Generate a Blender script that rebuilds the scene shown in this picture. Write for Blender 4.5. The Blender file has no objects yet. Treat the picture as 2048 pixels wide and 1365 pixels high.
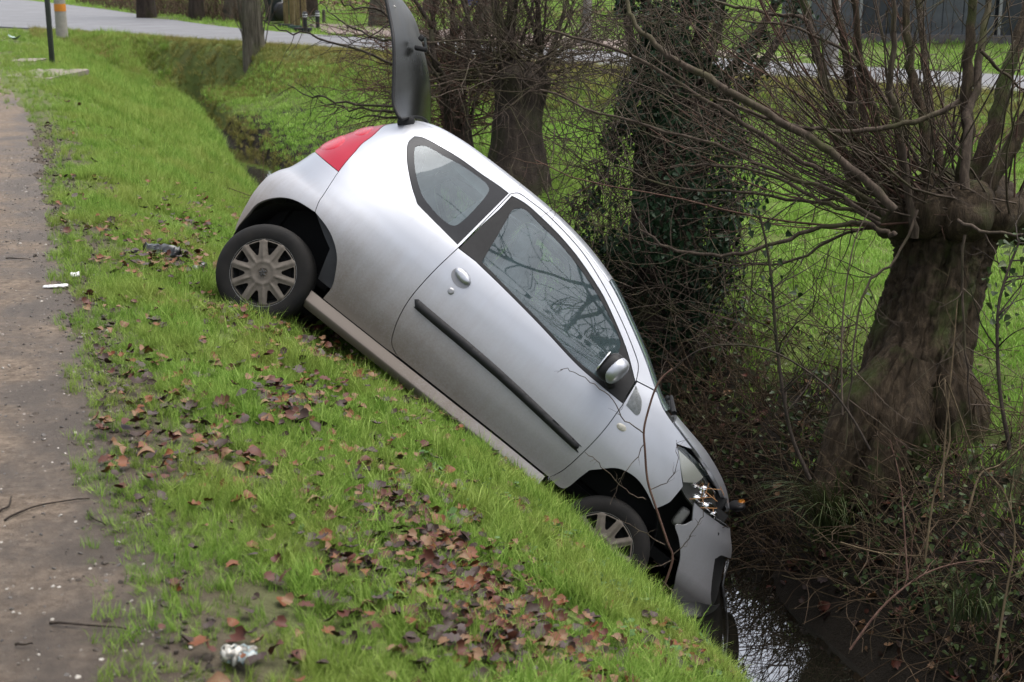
import bpy, bmesh, math, random
import numpy as np
from mathutils import Vector, Matrix
from mathutils.geometry import delaunay_2d_cdt

SC = bpy.context.scene
COL = SC.collection
RNG = np.random.default_rng(7)
random.seed(7)

# ------------------------------------------------------------------ camera
F_PX = 2872.0                       # focal length in pixels of the 2048 px wide photograph
CAM_H = 1.70
PITCH = math.atan((682.5 + 83.0) / F_PX)
cam_d = bpy.data.cameras.new("camera")
cam_d.sensor_width = 36.0
cam_d.lens = 36.0 * F_PX / 2048.0
cam_d.clip_start = 0.05
cam_d.clip_end = 2000.0
cam_d.dof.use_dof = True
cam_d.dof.focus_distance = 7.9
cam_d.dof.aperture_fstop = 5.0
cam = bpy.data.objects.new("camera", cam_d)
COL.objects.link(cam)
cam.location = (0, 0, CAM_H)
cam.rotation_euler = (math.pi / 2 - PITCH, 0, 0)
SC.camera = cam

# ------------------------------------------------------------------ sky and sun (overcast winter day)
world = bpy.data.worlds.new("World")
SC.world = world
world.use_nodes = True
wn = world.node_tree
wn.nodes.clear()
SUN_EL, SUN_AZ = math.radians(74), math.radians(75)
sky = wn.nodes.new("ShaderNodeTexSky")
sky.sky_type = 'NISHITA'
sky.sun_disc = False
sky.sun_elevation = SUN_EL
sky.sun_rotation = SUN_AZ
sky.air_density = 1.0
sky.dust_density = 6.0
sky.ozone_density = 1.0
hsv = wn.nodes.new("ShaderNodeHueSaturation")
hsv.inputs['Saturation'].default_value = 0.42
bg = wn.nodes.new("ShaderNodeBackground")
bg.inputs['Strength'].default_value = 0.15
wout = wn.nodes.new("ShaderNodeOutputWorld")
wn.links.new(sky.outputs[0], hsv.inputs['Color'])
wn.links.new(hsv.outputs[0], bg.inputs['Color'])
wn.links.new(bg.outputs[0], wout.inputs[0])
sun_d = bpy.data.lights.new("sun", 'SUN')
sun_d.energy = 0.9
sun_d.angle = math.radians(60)
sun_d.color = (1.0, 0.98, 0.96)
sun = bpy.data.objects.new("sun", sun_d)
COL.objects.link(sun)
sdir = Vector((math.sin(SUN_AZ) * math.cos(SUN_EL), math.cos(SUN_AZ) * math.cos(SUN_EL), math.sin(SUN_EL)))
sun.rotation_euler = sdir.to_track_quat('Z', 'Y').to_euler()
vs = SC.view_settings
vs.view_transform = 'Standard'
vs.look = 'None'
vs.exposure = 1.4
vs.gamma = 1.0
vs.use_curve_mapping = False
SC.cycles.max_bounces = 8
SC.cycles.transparent_max_bounces = 16
SC.cycles.use_denoising = True

# ------------------------------------------------------------------ camera maths used to place things at their own depth
CAM = np.array([0, 0, CAM_H])
AR = np.array([1.0, 0, 0])
AF = np.array([0, math.cos(PITCH), -math.sin(PITCH)])
AU = np.array([0, math.sin(PITCH), math.cos(PITCH)])
def ray(x, y):
    return AF + AR * (x - 1024.0) / F_PX - AU * (y - 682.5) / F_PX
def at_depth(x, y, d):
    return CAM + ray(x, y) * d
def at_z(x, y, z):
    d = ray(x, y)
    return CAM + d * ((z - CAM_H) / d[2])
TH = math.atan(1001 * math.cos(PITCH) / F_PX)      # heading of the track and the ditch
UD = np.array([-math.sin(TH), math.cos(TH)])
VD = np.array([math.cos(TH), math.sin(TH)])
def uv2xy(u, v):
    return u * UD[0] + v * VD[0], u * UD[1] + v * VD[1]
def xy2uv(x, y):
    return x * UD[0] + y * UD[1], x * VD[0] + y * VD[1]

# ------------------------------------------------------------------ noise
def _hash(ix, iy, seed):
    n = (ix.astype(np.int64) * 374761393 + iy.astype(np.int64) * 668265263 + seed * 1442695041) & 0x7fffffff
    n = ((n ^ (n >> 13)) * 1274126177) & 0x7fffffff
    return ((n ^ (n >> 16)) & 0xffff) / 65535.0
def vnoise(x, y, seed=0):
    x = np.asarray(x, float); y = np.asarray(y, float)
    ix = np.floor(x); iy = np.floor(y)
    fx = x - ix; fy = y - iy
    fx = fx * fx * (3 - 2 * fx); fy = fy * fy * (3 - 2 * fy)
    a = _hash(ix, iy, seed); b = _hash(ix + 1, iy, seed); c = _hash(ix, iy + 1, seed); d = _hash(ix + 1, iy + 1, seed)
    return (a + (b - a) * fx) * (1 - fy) + (c + (d - c) * fx) * fy
def fbm(x, y, seed=0, oct=4):
    s = 0; a = 0.5; f = 1.0
    for o in range(oct):
        s = s + a * vnoise(np.asarray(x) * f, np.asarray(y) * f, seed + o * 17); a *= 0.5; f *= 2.03
    return s / (1 - 0.5 ** oct)
def sstep(a, b, x):
    t = np.clip((np.asarray(x, float) - a) / (b - a), 0, 1)
    return t * t * (3 - 2 * t)

def pchip(xs, ys):
    xs = np.array(xs, float); ys = np.array(ys, float)
    h = np.diff(xs); dl = np.diff(ys) / h
    m = np.zeros(len(xs)); m[0] = dl[0]; m[-1] = dl[-1]
    for i in range(1, len(xs) - 1):
        m[i] = 0 if dl[i - 1] * dl[i] <= 0 else 2 * dl[i - 1] * dl[i] / (dl[i - 1] + dl[i])
    def f(x):
        x = np.asarray(x, float)
        xc = np.clip(x, xs[0], xs[-1])
        i = np.clip(np.searchsorted(xs, xc) - 1, 0, len(h) - 1)
        t = (xc - xs[i]) / h[i]
        v = ((1 + 2 * t) * (1 - t) ** 2 * ys[i] + t * (1 - t) ** 2 * h[i] * m[i] + t * t * (3 - 2 * t) * ys[i + 1] + t * t * (t - 1) * h[i] * m[i + 1])
        return v + (x - xc) * np.where(x < xs[0], m[0], m[-1])
    return f

# ------------------------------------------------------------------ objects
def tag(o, label=None, cat=None, group=None, kind=None):
    if label: o['label'] = label
    if cat: o['category'] = cat
    if group: o['group'] = group
    if kind: o['kind'] = kind
    elif cat: o['kind'] = 'thing'
    return o
def empty(name, loc=(0, 0, 0), rz=0.0):
    o = bpy.data.objects.new(name, None)
    o.empty_display_size = 0.1
    COL.objects.link(o)
    o.location = loc
    o.rotation_euler = (0, 0, rz)
    return o
def link(name, me, mat=None, parent=None):
    o = bpy.data.objects.new(name, me)
    COL.objects.link(o)
    if mat is not None and len(me.materials) == 0:
        me.materials.append(mat)
    if parent is not None:
        o.parent = parent
    return o
def mesh_np(name, V, Fs, smooth=True, sharp=None):
    me = bpy.data.meshes.new(name)
    V = np.asarray(V, float)
    if isinstance(Fs, np.ndarray):
        k = Fs.shape[1]; n = len(Fs)
        me.vertices.add(len(V)); me.vertices.foreach_set("co", V.ravel())
        me.loops.add(n * k); me.loops.foreach_set("vertex_index", Fs.astype(np.int32).ravel())
        me.polygons.add(n)
        me.polygons.foreach_set("loop_start", np.arange(0, n * k, k, dtype=np.int32))
        me.update(calc_edges=True)
    else:
        me.from_pydata([tuple(v) for v in V], [], [tuple(int(i) for i in f) for f in Fs])
        me.update()
    if len(me.polygons):
        me.polygons.foreach_set("use_smooth", np.full(len(me.polygons), smooth))
    if sharp is not None:
        me.set_sharp_from_angle(angle=math.radians(sharp))
    return me
def catmull(pts, n=6, closed=False):
    P = [np.asarray(p, float) for p in pts]
    m = len(P); out = []
    rng_ = range(m if closed else m - 1)
    for i in rng_:
        p1, p2 = P[i], P[(i + 1) % m]
        p0 = P[i - 1] if (closed or i > 0) else 2 * p1 - p2
        p3 = P[(i + 2) % m] if (closed or i + 2 < m) else 2 * p2 - p1
        for k in range(n):
            t = k / n
            out.append(0.5 * ((2 * p1) + (-p0 + p2) * t + (2 * p0 - 5 * p1 + 4 * p2 - p3) * t * t + (-p0 + 3 * p1 - 3 * p2 + p3) * t ** 3))
    if not closed: out.append(P[-1])
    return np.array(out)

class Tubes:
    """collects tapered tubes into one mesh"""
    def __init__(s): s.V = []; s.F = []; s.n = 0
    def add(s, pts, rad, k=5, cap=False, rough=0.0, twist=None):
        P = np.asarray(pts, float); m = len(P)
        r = np.broadcast_to(np.asarray(rad, float), (m,)) if np.ndim(rad) == 0 else np.interp(np.linspace(0, 1, m), np.linspace(0, 1, len(rad)), rad)
        T = np.gradient(P, axis=0); T /= np.linalg.norm(T, axis=1)[:, None] + 1e-9
        ref = np.array([0, 0, 1.0]) if abs(T[0, 2]) < 0.9 else np.array([1.0, 0, 0])
        A = np.cross(T, ref); A /= np.linalg.norm(A, axis=1)[:, None] + 1e-9
        B = np.cross(T, A)
        an = np.arange(k) * 2 * math.pi / k
        rr = r[:, None] * (1 + (rough * (RNG.random((m, k)) - 0.5) if rough else 0))
        ring = P[:, None, :] + rr[..., None] * (np.cos(an)[None, :, None] * A[:, None, :] + np.sin(an)[None, :, None] * B[:, None, :])
        s.V.append(ring.reshape(-1, 3))
        i = np.arange(m - 1)[:, None] * k + np.arange(k)[None, :]
        j = np.arange(m - 1)[:, None] * k + (np.arange(k)[None, :] + 1) % k
        s.F.append((np.stack([i, j, j + k, i + k], -1) + s.n).reshape(-1, 4))
        if cap:
            for base, c in ((0, P[0]), ((m - 1) * k, P[-1])):
                s.V.append(c[None, :])
                ci = s.n + m * k + (0 if base == 0 else 1)
                a = s.n + base + np.arange(k); b = s.n + base + (np.arange(k) + 1) % k
                s.F.append(np.stack([a, b, np.full(k, ci), np.full(k, ci)], -1))
            s.n += 2
        s.n += m * k
    def mesh(s, name, smooth=True):
        V = np.concatenate(s.V); Fq = np.concatenate(s.F)
        tri = Fq[:, 2] == Fq[:, 3]
        if tri.any():
            return mesh_np(name, V, [tuple(f) for f in Fq[~tri]] + [tuple(f[:3]) for f in Fq[tri]], smooth)
        return mesh_np(name, V, Fq, smooth)

def box_bm(bm, size, loc=(0, 0, 0), rot=None, bevel=0.0, seg=2):
    r = bmesh.ops.create_cube(bm, size=1.0)
    vs_ = r['verts']
    M = Matrix.Translation(loc) @ (rot.to_4x4() if rot is not None else Matrix.Identity(4)) @ Matrix.Diagonal((*size, 1))
    bmesh.ops.transform(bm, matrix=M, verts=vs_)
    if bevel:
        es = list({e for v in vs_ for e in v.link_edges})
        bmesh.ops.bevel(bm, geom=es, offset=bevel, segments=seg, affect='EDGES', profile=0.6)
def bm_mesh(name, bm, smooth=True, sharp=35):
    me = bpy.data.meshes.new(name)
    bmesh.ops.recalc_face_normals(bm, faces=bm.faces)
    bm.to_mesh(me); bm.free()
    if smooth:
        me.polygons.foreach_set("use_smooth", np.full(len(me.polygons), True))
        me.set_sharp_from_angle(angle=math.radians(sharp))
    return me
def box_mesh(name, size, loc=(0, 0, 0), bevel=0.01, rot=None):
    bm = bmesh.new(); box_bm(bm, size, loc, rot, bevel)
    return bm_mesh(name, bm)
def lathe(name, prof, n=48, axis='y', smooth=True, sharp=40):
    """prof: list of (r, h) along the axis"""
    V = []; k = len(prof)
    for i in range(n):
        a = 2 * math.pi * i / n
        for r, h in prof:
            c, s_ = r * math.cos(a), r * math.sin(a)
            V.append((c, h, s_) if axis == 'y' else (c, s_, h))
    Fs = [(i * k + j, i * k + j + 1, ((i + 1) % n) * k + j + 1, ((i + 1) % n) * k + j) for i in range(n) for j in range(k - 1)]
    return mesh_np(name, V, Fs, smooth, sharp)

# ------------------------------------------------------------------ materials
ALB = 0.56        # overall scale of the reflectances below
class Mat:
    def __init__(s, name, color=(0.5, 0.5, 0.5), rough=0.6, metal=0.0, spec=0.5, alb=None, **kw):
        s.a = ALB if alb is None else alb
        s.m = bpy.data.materials.new(name); s.m.use_nodes = True
        s.t = s.m.node_tree; s.b = s.t.nodes['Principled BSDF']
        s.b.inputs['Base Color'].default_value = (*(c * s.a for c in color), 1)
        s.b.inputs['Roughness'].default_value = rough
        s.b.inputs['Metallic'].default_value = metal
        s.b.inputs['Specular IOR Level'].default_value = spec
        for k, v in kw.items():
            s.b.inputs[k].default_value = v
    def n(s, typ, **kw):
        nd = s.t.nodes.new(typ)
        for k, v in kw.items():
            if k.startswith('i_'):
                key = k[2:]
                nd.inputs[int(key) if key.isdigit() else key.replace('_', ' ')].default_value = v
            else: setattr(nd, k, v)
        return nd
    def l(s, a, b): s.t.links.new(a, b)
    def coord(s, which='Object'):
        return s.n('ShaderNodeTexCoord').outputs[which]
    def noise(s, scale, detail=6, rough=0.6, vec=None, dist=0.0):
        nd = s.n('ShaderNodeTexNoise'); nd.inputs['Scale'].default_value = scale
        nd.inputs['Detail'].default_value = detail; nd.inputs['Roughness'].default_value = rough
        nd.inputs['Distortion'].default_value = dist
        s.l(vec if vec is not None else s.coord(), nd.inputs['Vector'])
        return nd.outputs['Fac']
    def ramp(s, fac, stops, raw=False):
        q = 1.0 if raw else s.a
        r = s.n('ShaderNodeValToRGB'); e = r.color_ramp.elements
        while len(e) < len(stops): e.new(0.5)
        for el, (p, c) in zip(e, stops):
            el.position = p; el.color = (c[0] * q, c[1] * q, c[2] * q, 1)
        s.l(fac, r.inputs[0]); return r.outputs[0]
    def mixc(s, fac, a, b, blend='MIX'):
        m = s.n('ShaderNodeMix', data_type='RGBA', blend_type=blend)
        for sock, v in ((m.inputs[0], fac), (m.inputs[6], a), (m.inputs[7], b)):
            if isinstance(v, (int, float)): sock.default_value = v
            elif isinstance(v, tuple): sock.default_value = (v[0] * s.a, v[1] * s.a, v[2] * s.a, 1)
            else: s.l(v, sock)
        return m.outputs[2]
    def math(s, op, a, b=0.0, clamp=False):
        m = s.n('ShaderNodeMath', operation=op, use_clamp=clamp)
        for sock, v in ((m.inputs[0], a), (m.inputs[1], b)):
            if isinstance(v, (int, float)): sock.default_value = v
            else: s.l(v, sock)
        return m.outputs[0]
    def col(s, c): s.l(c, s.b.inputs['Base Color']); return s
    def rgh(s, c): s.l(c, s.b.inputs['Roughness']); return s
    def bump(s, h, strength=0.3, dist=0.01):
        b = s.n('ShaderNodeBump'); b.inputs['Strength'].default_value = strength; b.inputs['Distance'].default_value = dist
        s.l(h, b.inputs['Height']); s.l(b.outputs[0], s.b.inputs['Normal']); return s
    def maprange(s, v, a, b, c=0.0, d=1.0):
        m = s.n('ShaderNodeMapRange'); s.l(v, m.inputs[0])
        for i, x in zip((1, 2, 3, 4), (a, b, c, d)): m.inputs[i].default_value = x
        return m.outputs[0]
    def sep(s, vec):
        n = s.n('ShaderNodeSeparateXYZ'); s.l(vec, n.inputs[0]); return n.outputs
def plain(name, color, rough=0.6, metal=0.0, var=0.25, scale=8.0, bump=0.0, **kw):
    m = Mat(name, color, rough, metal, **kw)
    f = m.noise(scale, 5, 0.65)
    m.col(m.ramp(f, [(0.3, tuple(c * (1 - var) for c in color)), (0.7, tuple(min(1, c * (1 + var)) for c in color))]))
    if bump: m.bump(m.noise(scale * 4, 4, 0.6), bump, 0.01)
    return m.m
# ================================================================== ground
P_V = [-400, -3.2, -2.6, -1.2, .15, .45, .80, 1.20, 1.50, 1.74, 2.0, 2.27, 2.5, 2.72, 2.92, 3.10, 3.45, 3.75, 3.92, 4.10, 4.30, 4.60, 5.0, 5.6, 6.6, 9.0, 400]
P_Z = [0, 0, .0, .012, 0, -.03, -.12, -.30, -.46, -.60, -.77, -.95, -1.13, -1.37, -1.68, -2.05, -2.3, -2.15, -1.90, -1.68, -1.46, -1.18, -.92, -.75, -.64, -.57, -.55]
f_prof = pchip(P_V, P_Z)
f_mound = pchip([3.0, 3.45, 3.75, 3.92, 4.0, 4.12, 4.35, 4.8, 5.5, 7.0, 9.0, 400], [-1.9, -2.3, -2.15, -1.9, -1.62, -1.36, -1.12, -.90, -.74, -.63, -.57, -.55])
WATER_Z = -1.90
R0 = np.array([-10.39, 34.88]); RN = np.array([.690, .724])       # near edge of the cross road
def road_s(x, y): return (x - R0[0]) * RN[0] + (y - R0[1]) * RN[1]
def veff(u, v):
    """the ditch narrows towards the road"""
    f = sstep(13, 27, u); t = sstep(2.95, 3.6, v)
    return v - .24 * sstep(14, 25, u) * sstep(1.2, 2.6, v) * (1 - t) + (.36 * f + .45 * sstep(25.5, 29.5, u)) * t
def gz(x, y):
    x = np.asarray(x, float); y = np.asarray(y, float)
    u, v = xy2uv(x, y)
    wob = .16 * (fbm(u * .45, v * 0 + 3.1, 5, 2) - .5) * sstep(9, 13, u) + .10 * (fbm(u * 1.1, 0 * v, 8, 2) - .5) * sstep(3.3, 3.9, v)
    ve = veff(u, v) + wob; z = f_prof(ve); fm = sstep(10, 17, u) * sstep(3.5, 3.9, ve); z = z * (1 - fm) + f_mound(ve) * fm; z = np.where(z < -.65, -.65 + (z + .65) * (1 - .52 * sstep(21, 27, u)), z)
    z = z + (fbm(u * 1.6, v * 1.6, 1, 3) - .5) * .10 * sstep(.5, 1.4, v) * (1 - .8 * sstep(2.2, 3.0, v) * (1 - sstep(3.8, 4.3, v)))
    z = z + (fbm(u * 6, v * 6, 2, 3) - .5) * .035 * sstep(.1, .6, v)
    z = z + (fbm(u * .25, v * .25, 4, 3) - .5) * .25 * sstep(5.5, 9, v)
    s = road_s(x, y)
    sw = s + .5 * (fbm(x * .7, y * .7, 9, 2) - .5); dk = sstep(2.0, 2.7, v) * (1 - sstep(3.9, 4.6, v)); t = sstep(-2.7, -.45, sw) * (1 - dk) + sstep(-1.25, -.4, sw) * dk
    z = z * (1 - t) + (.0 + (fbm(x * 3, y * 3, 12, 2) - .5) * .03 * (1 - sstep(-.3, .05, s))) * t
    # ground beyond the road
    far = sstep(3.3, 5.5, s)
    z = z + far * ((fbm(x * .3, y * .3, 21, 3) - .5) * .22)
    # the bonnet has pushed the far bank back a little
    z = z - .35 * np.exp(-((u - 7.6) / .55) ** 2 - ((v - 4.05) / .22) ** 2)
    return z
T_MARCH = np.concatenate([np.arange(2.2, 16, .025), np.arange(16, 75, .08)])
def land(X, Y):
    """where the line of sight through a photo pixel first meets the ground"""
    q = CAM + ray(X, Y) * T_MARCH[:, None]
    h = q[:, 2] - gz(q[:, 0], q[:, 1]); k = np.argmax(h < 0)
    if not (h < 0).any(): k = len(h) - 1
    if k == 0: return q[0]
    f = h[k - 1] / (h[k - 1] - h[k] + 1e-9)
    return q[k - 1] + (q[k] - q[k - 1]) * f
def axis(segs):
    out = []
    for a, b, n in segs: out += list(np.linspace(a, b, n, endpoint=False))
    return np.array(out + [segs[-1][1]])
gu = axis([(-400, -40, 8), (-40, 2, 16), (2, 14, 190), (14, 40, 150), (40, 90, 40), (90, 600, 10)])
gv = axis([(-400, -30, 8), (-30, -3, 10), (-3, 0, 16), (0, 5, 110), (5, 12, 60), (12, 40, 40), (40, 400, 10)])
UU, VV = np.meshgrid(gu, gv, indexing='ij')
XX, YY = uv2xy(UU, VV)
ZZ = gz(XX, YY)
nu, nv = UU.shape
idx = np.arange(nu * nv).reshape(nu, nv)
quads = np.stack([idx[:-1, :-1], idx[1:, :-1], idx[1:, 1:], idx[:-1, 1:]], -1).reshape(-1, 4)[:, ::-1]
def ground_mat():
    m = Mat('ground_soil_and_turf', (.06, .06, .03), .95, 0, .2)
    pos = m.n('ShaderNodeNewGeometry').outputs['Position']
    n1 = m.noise(.9, 6, .6, pos); n2 = m.noise(14, 5, .7, pos); n3 = m.noise(60, 4, .7, pos)
    at = m.n('ShaderNodeAttribute'); at.attribute_name = 'soil'
    turf = m.mixc(n2, (.07, .105, .020), (.18, .24, .055))
    turf = m.mixc(m.maprange(n1, .5, .7, 0, .6), turf, (.10, .085, .035))
    ats = m.n('ShaderNodeAttribute'); ats.attribute_name = 'wet'
    soil = m.mixc(ats.outputs['Fac'], m.mixc(n2, (.055, .042, .030), (.125, .098, .072)), m.mixc(n2, (.008, .006, .004), (.030, .022, .014)))
    m.col(m.mixc(at.outputs['Fac'], turf, soil))
    m.bump(m.math('ADD', n3, n2), .6, .03)
    return m.m
gme = mesh_np('ground', np.stack([XX, YY, ZZ], -1).reshape(-1, 3), quads)
soil = np.clip(sstep(.95, .25, VV) * sstep(-2.0, -.4, -np.abs(VV) + .0 + 1.3) + sstep(2.75, 2.95, VV) * (1 - sstep(4.7, 5.3, VV + (fbm(UU * 2, VV * 2, 3, 2) - .5))), 0, 1)
soil = soil * np.where(VV < 2, 1 - .75 * sstep(13, 21, UU), 1); soil = np.where((road_s(XX, YY) > -2.5), 0.15, soil)
wet = sstep(2.6, 2.9, VV); aw = gme.attributes.new('wet', 'FLOAT', 'POINT'); aw.data.foreach_set('value', wet.ravel().astype(np.float32))
a_ = gme.attributes.new('soil', 'FLOAT', 'POINT'); a_.data.foreach_set('value', soil.ravel().astype(np.float32))
tag(link('ground', gme, ground_mat()), kind='structure')

# ---- track --------------------------------------------------------
def strip_mesh(name, left, right, n, nw, lift):
    L = catmull(left, n); Rr = catmull(right, n)
    t = np.linspace(0, 1, nw)
    Pm = L[:, None, :] + (Rr - L)[:, None, :] * t[None, :, None]
    z = gz(Pm[..., 0], Pm[..., 1]) + lift
    V = np.concatenate([Pm, z[..., None]], -1).reshape(-1, 3)
    m, k = Pm.shape[:2]; i = np.arange(m * k).reshape(m, k)
    q = np.stack([i[:-1, :-1], i[1:, :-1], i[1:, 1:], i[:-1, 1:]], -1).reshape(-1, 4)
    if np.cross(V[q[0, 1]] - V[q[0, 0]], V[q[0, 3]] - V[q[0, 0]])[2] < 0: q = q[:, ::-1]
    return mesh_np(name, V, q)
us = np.concatenate([np.linspace(-30, 2, 20), np.linspace(2.1, 33.5, 260)])
edge = .16 + .14 * sstep(6.5, 3.2, us) + .10 * (fbm(us * 2.2, us * 0, 31, 3) - .5) * 2 + .04 * (fbm(us * 9, us * 0, 33, 2) - .5) - .012 * np.clip(us - 9, 0, 40) - .05 * np.clip(us - 17, 0, 40)
ts = np.linspace(0, 1, 40)
VVp = -2.6 + (edge[:, None] + 2.6) * ts[None, :]
UUp = np.repeat(us[:, None], 40, 1)
Xp, Yp = uv2xy(UUp, VVp)
Zp = gz(Xp, Yp) + .006 + (fbm(UUp * 5, VVp * 5, 41, 3) - .5) * .008
Zp[:, -1] = gz(Xp[:, -1], Yp[:, -1]) - .004
ip = np.arange(Xp.size).reshape(Xp.shape)
qp = np.stack([ip[:-1, :-1], ip[1:, :-1], ip[1:, 1:], ip[:-1, 1:]], -1).reshape(-1, 4)[:, ::-1]
def track_mat():
    m = Mat('dirt_track', (.2, .17, .14), .9, 0, .25)
    pos = m.n('ShaderNodeNewGeometry').outputs['Position']
    rot = m.n('ShaderNodeVectorRotate', rotation_type='Z_AXIS'); m.l(pos, rot.inputs[0]); rot.inputs['Angle'].default_value = -TH
    v = m.sep(rot.outputs[0])[0]
    n1 = m.noise(2.2, 6, .6, pos); n2 = m.noise(26, 8, .78, pos); n3 = m.noise(150, 4, .8, pos)
    c = m.ramp(n2, [(.32, (.095, .068, .047)), (.5, (.225, .172, .126)), (.68, (.37, .295, .225))])
    grey = m.ramp(n3, [(.3, (.14, .13, .124)), (.7, (.25, .235, .228))])
    f = m.math('ADD', m.maprange(v, -.6, -1.2, 0, 1), m.math('MULTIPLY', m.math('SUBTRACT', n1, .5), 1.2), True)
    c = m.mixc(f, c, grey)
    wet = m.maprange(m.math('ADD', n1, m.maprange(v, -.35, .15, 0, .25)), .50, .72, 0, .85)
    c = m.mixc(wet, c, (.085, .064, .047))
    vo = m.n('ShaderNodeTexVoronoi'); vo.inputs['Scale'].default_value = 55; m.l(pos, vo.inputs['Vector'])
    st = m.maprange(vo.outputs['Distance'], .10, .22, 1, 0)
    sel = m.maprange(m.sep(vo.outputs['Color'])[0], .72, .8, 0, 1)
    c = m.mixc(m.math('MULTIPLY', m.math('MULTIPLY', st, sel), .8), c, m.mixc(m.sep(vo.outputs['Color'])[1], (.09, .08, .07), (.42, .38, .32)))
    m.col(c)
    m.rgh(m.maprange(wet, 0, .7, .92, .55))
    m.bump(m.math('ADD', m.math('MULTIPLY', n2, .8), m.math('MULTIPLY', n3, .7)), 1.0, .016)
    return m.m
tag(link('dirt_track', mesh_np('dirt_track', np.stack([Xp, Yp, Zp], -1).reshape(-1, 3), qp), track_mat()), kind='structure')

# ---- road ---------------------------------------------------------
near = [(22, 4.2), (12, 13.7), (6.36, 18.95), (1.6, 23.4), (-2.6, 27.6), (-5.7, 30.55), (-8.5, 33.2), (-10.4, 35.0), (-13.5, 37.6), (-18, 42), (-27, 52), (-45, 74)]
farp = [(23.6, 6.0), (14.0, 15.2), (8.2, 20.7), (3.6, 25.2), (-.6, 29.4), (-3.9, 32.6), (-6.6, 36.0), (-8.9, 40), (-11.6, 45.5), (-15.0, 52), (-22, 64), (-40, 92)]
rm = Mat('asphalt', (.06, .06, .065), .8, 0, .35)
pos = rm.n('ShaderNodeNewGeometry').outputs['Position']
na = rm.noise(1.3, 5, .6, pos); nb = rm.noise(70, 3, .7, pos)
rm.col(rm.mixc(na, rm.mixc(nb, (.13, .132, .142), (.165, .166, .175)), (.185, .185, .19))); rm.bump(nb, .4, .006); rm.rgh(rm.maprange(na, .3, .7, .55, .8))
def flat_strip(name, L, Rr, z, skirt=.12):
    L = catmull(L, 8); Rr = catmull(Rr, 8); n = len(L); w = 9
    rows = [np.concatenate([L + (Rr - L) * t, np.full((n, 1), z + .03 * math.sin(math.pi * t))], 1) for t in np.linspace(0, 1, w)]
    rows = [rows[0] - [0, 0, skirt]] + rows + [rows[-1] - [0, 0, skirt]]
    V = np.stack(rows, 1).reshape(-1, 3); k = w + 2
    i = np.arange(n * k).reshape(n, k)
    q = np.stack([i[:-1, :-1], i[1:, :-1], i[1:, 1:], i[:-1, 1:]], -1).reshape(-1, 4)
    return mesh_np(name, V, q, True, 40)
rme = flat_strip('road', near, farp, .035)
bm = bmesh.new(); bm.from_mesh(rme); bmesh.ops.recalc_face_normals(bm, faces=bm.faces)
if sum(f.normal.z for f in bm.faces) < 0: bmesh.ops.reverse_faces(bm, faces=bm.faces)
bm.to_mesh(rme); bm.free()
tag(link('road', rme, rm.m), kind='structure')

# ---- water --------------------------------------------------------
wu = np.linspace(-25, 28.6, 260); wv = np.linspace(2.6, 4.4, 18)
WU, WV = np.meshgrid(wu, wv, indexing='ij'); wx, wy = uv2xy(WU, WV)
wi = np.arange(WU.size).reshape(WU.shape)
wq = np.stack([wi[:-1, :-1], wi[1:, :-1], wi[1:, 1:], wi[:-1, 1:]], -1).reshape(-1, 4)[:, ::-1]
wm = Mat('ditch_water', (.012, .011, .008), .02, 0, 1.0); 
pos = wm.n('ShaderNodeNewGeometry').outputs['Position']
yy = wm.sep(pos)[1]; nw = wm.math('MULTIPLY', wm.noise(5, 2, .5, pos, .3), wm.maprange(yy, 11, 15, 1, 70)); wm.bump(nw, .018, .02); wm.b.inputs['Coat Weight'].default_value = 1.0; wm.b.inputs['Coat IOR'].default_value = 2.3; wm.b.inputs['Coat Roughness'].default_value = .01
tag(link('ditch_water', mesh_np('ditch_water', np.stack([wx, wy, WATER_Z + .40 * sstep(18, 23.5, WU)], -1).reshape(-1, 3), wq), wm.m), kind='structure')

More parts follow.
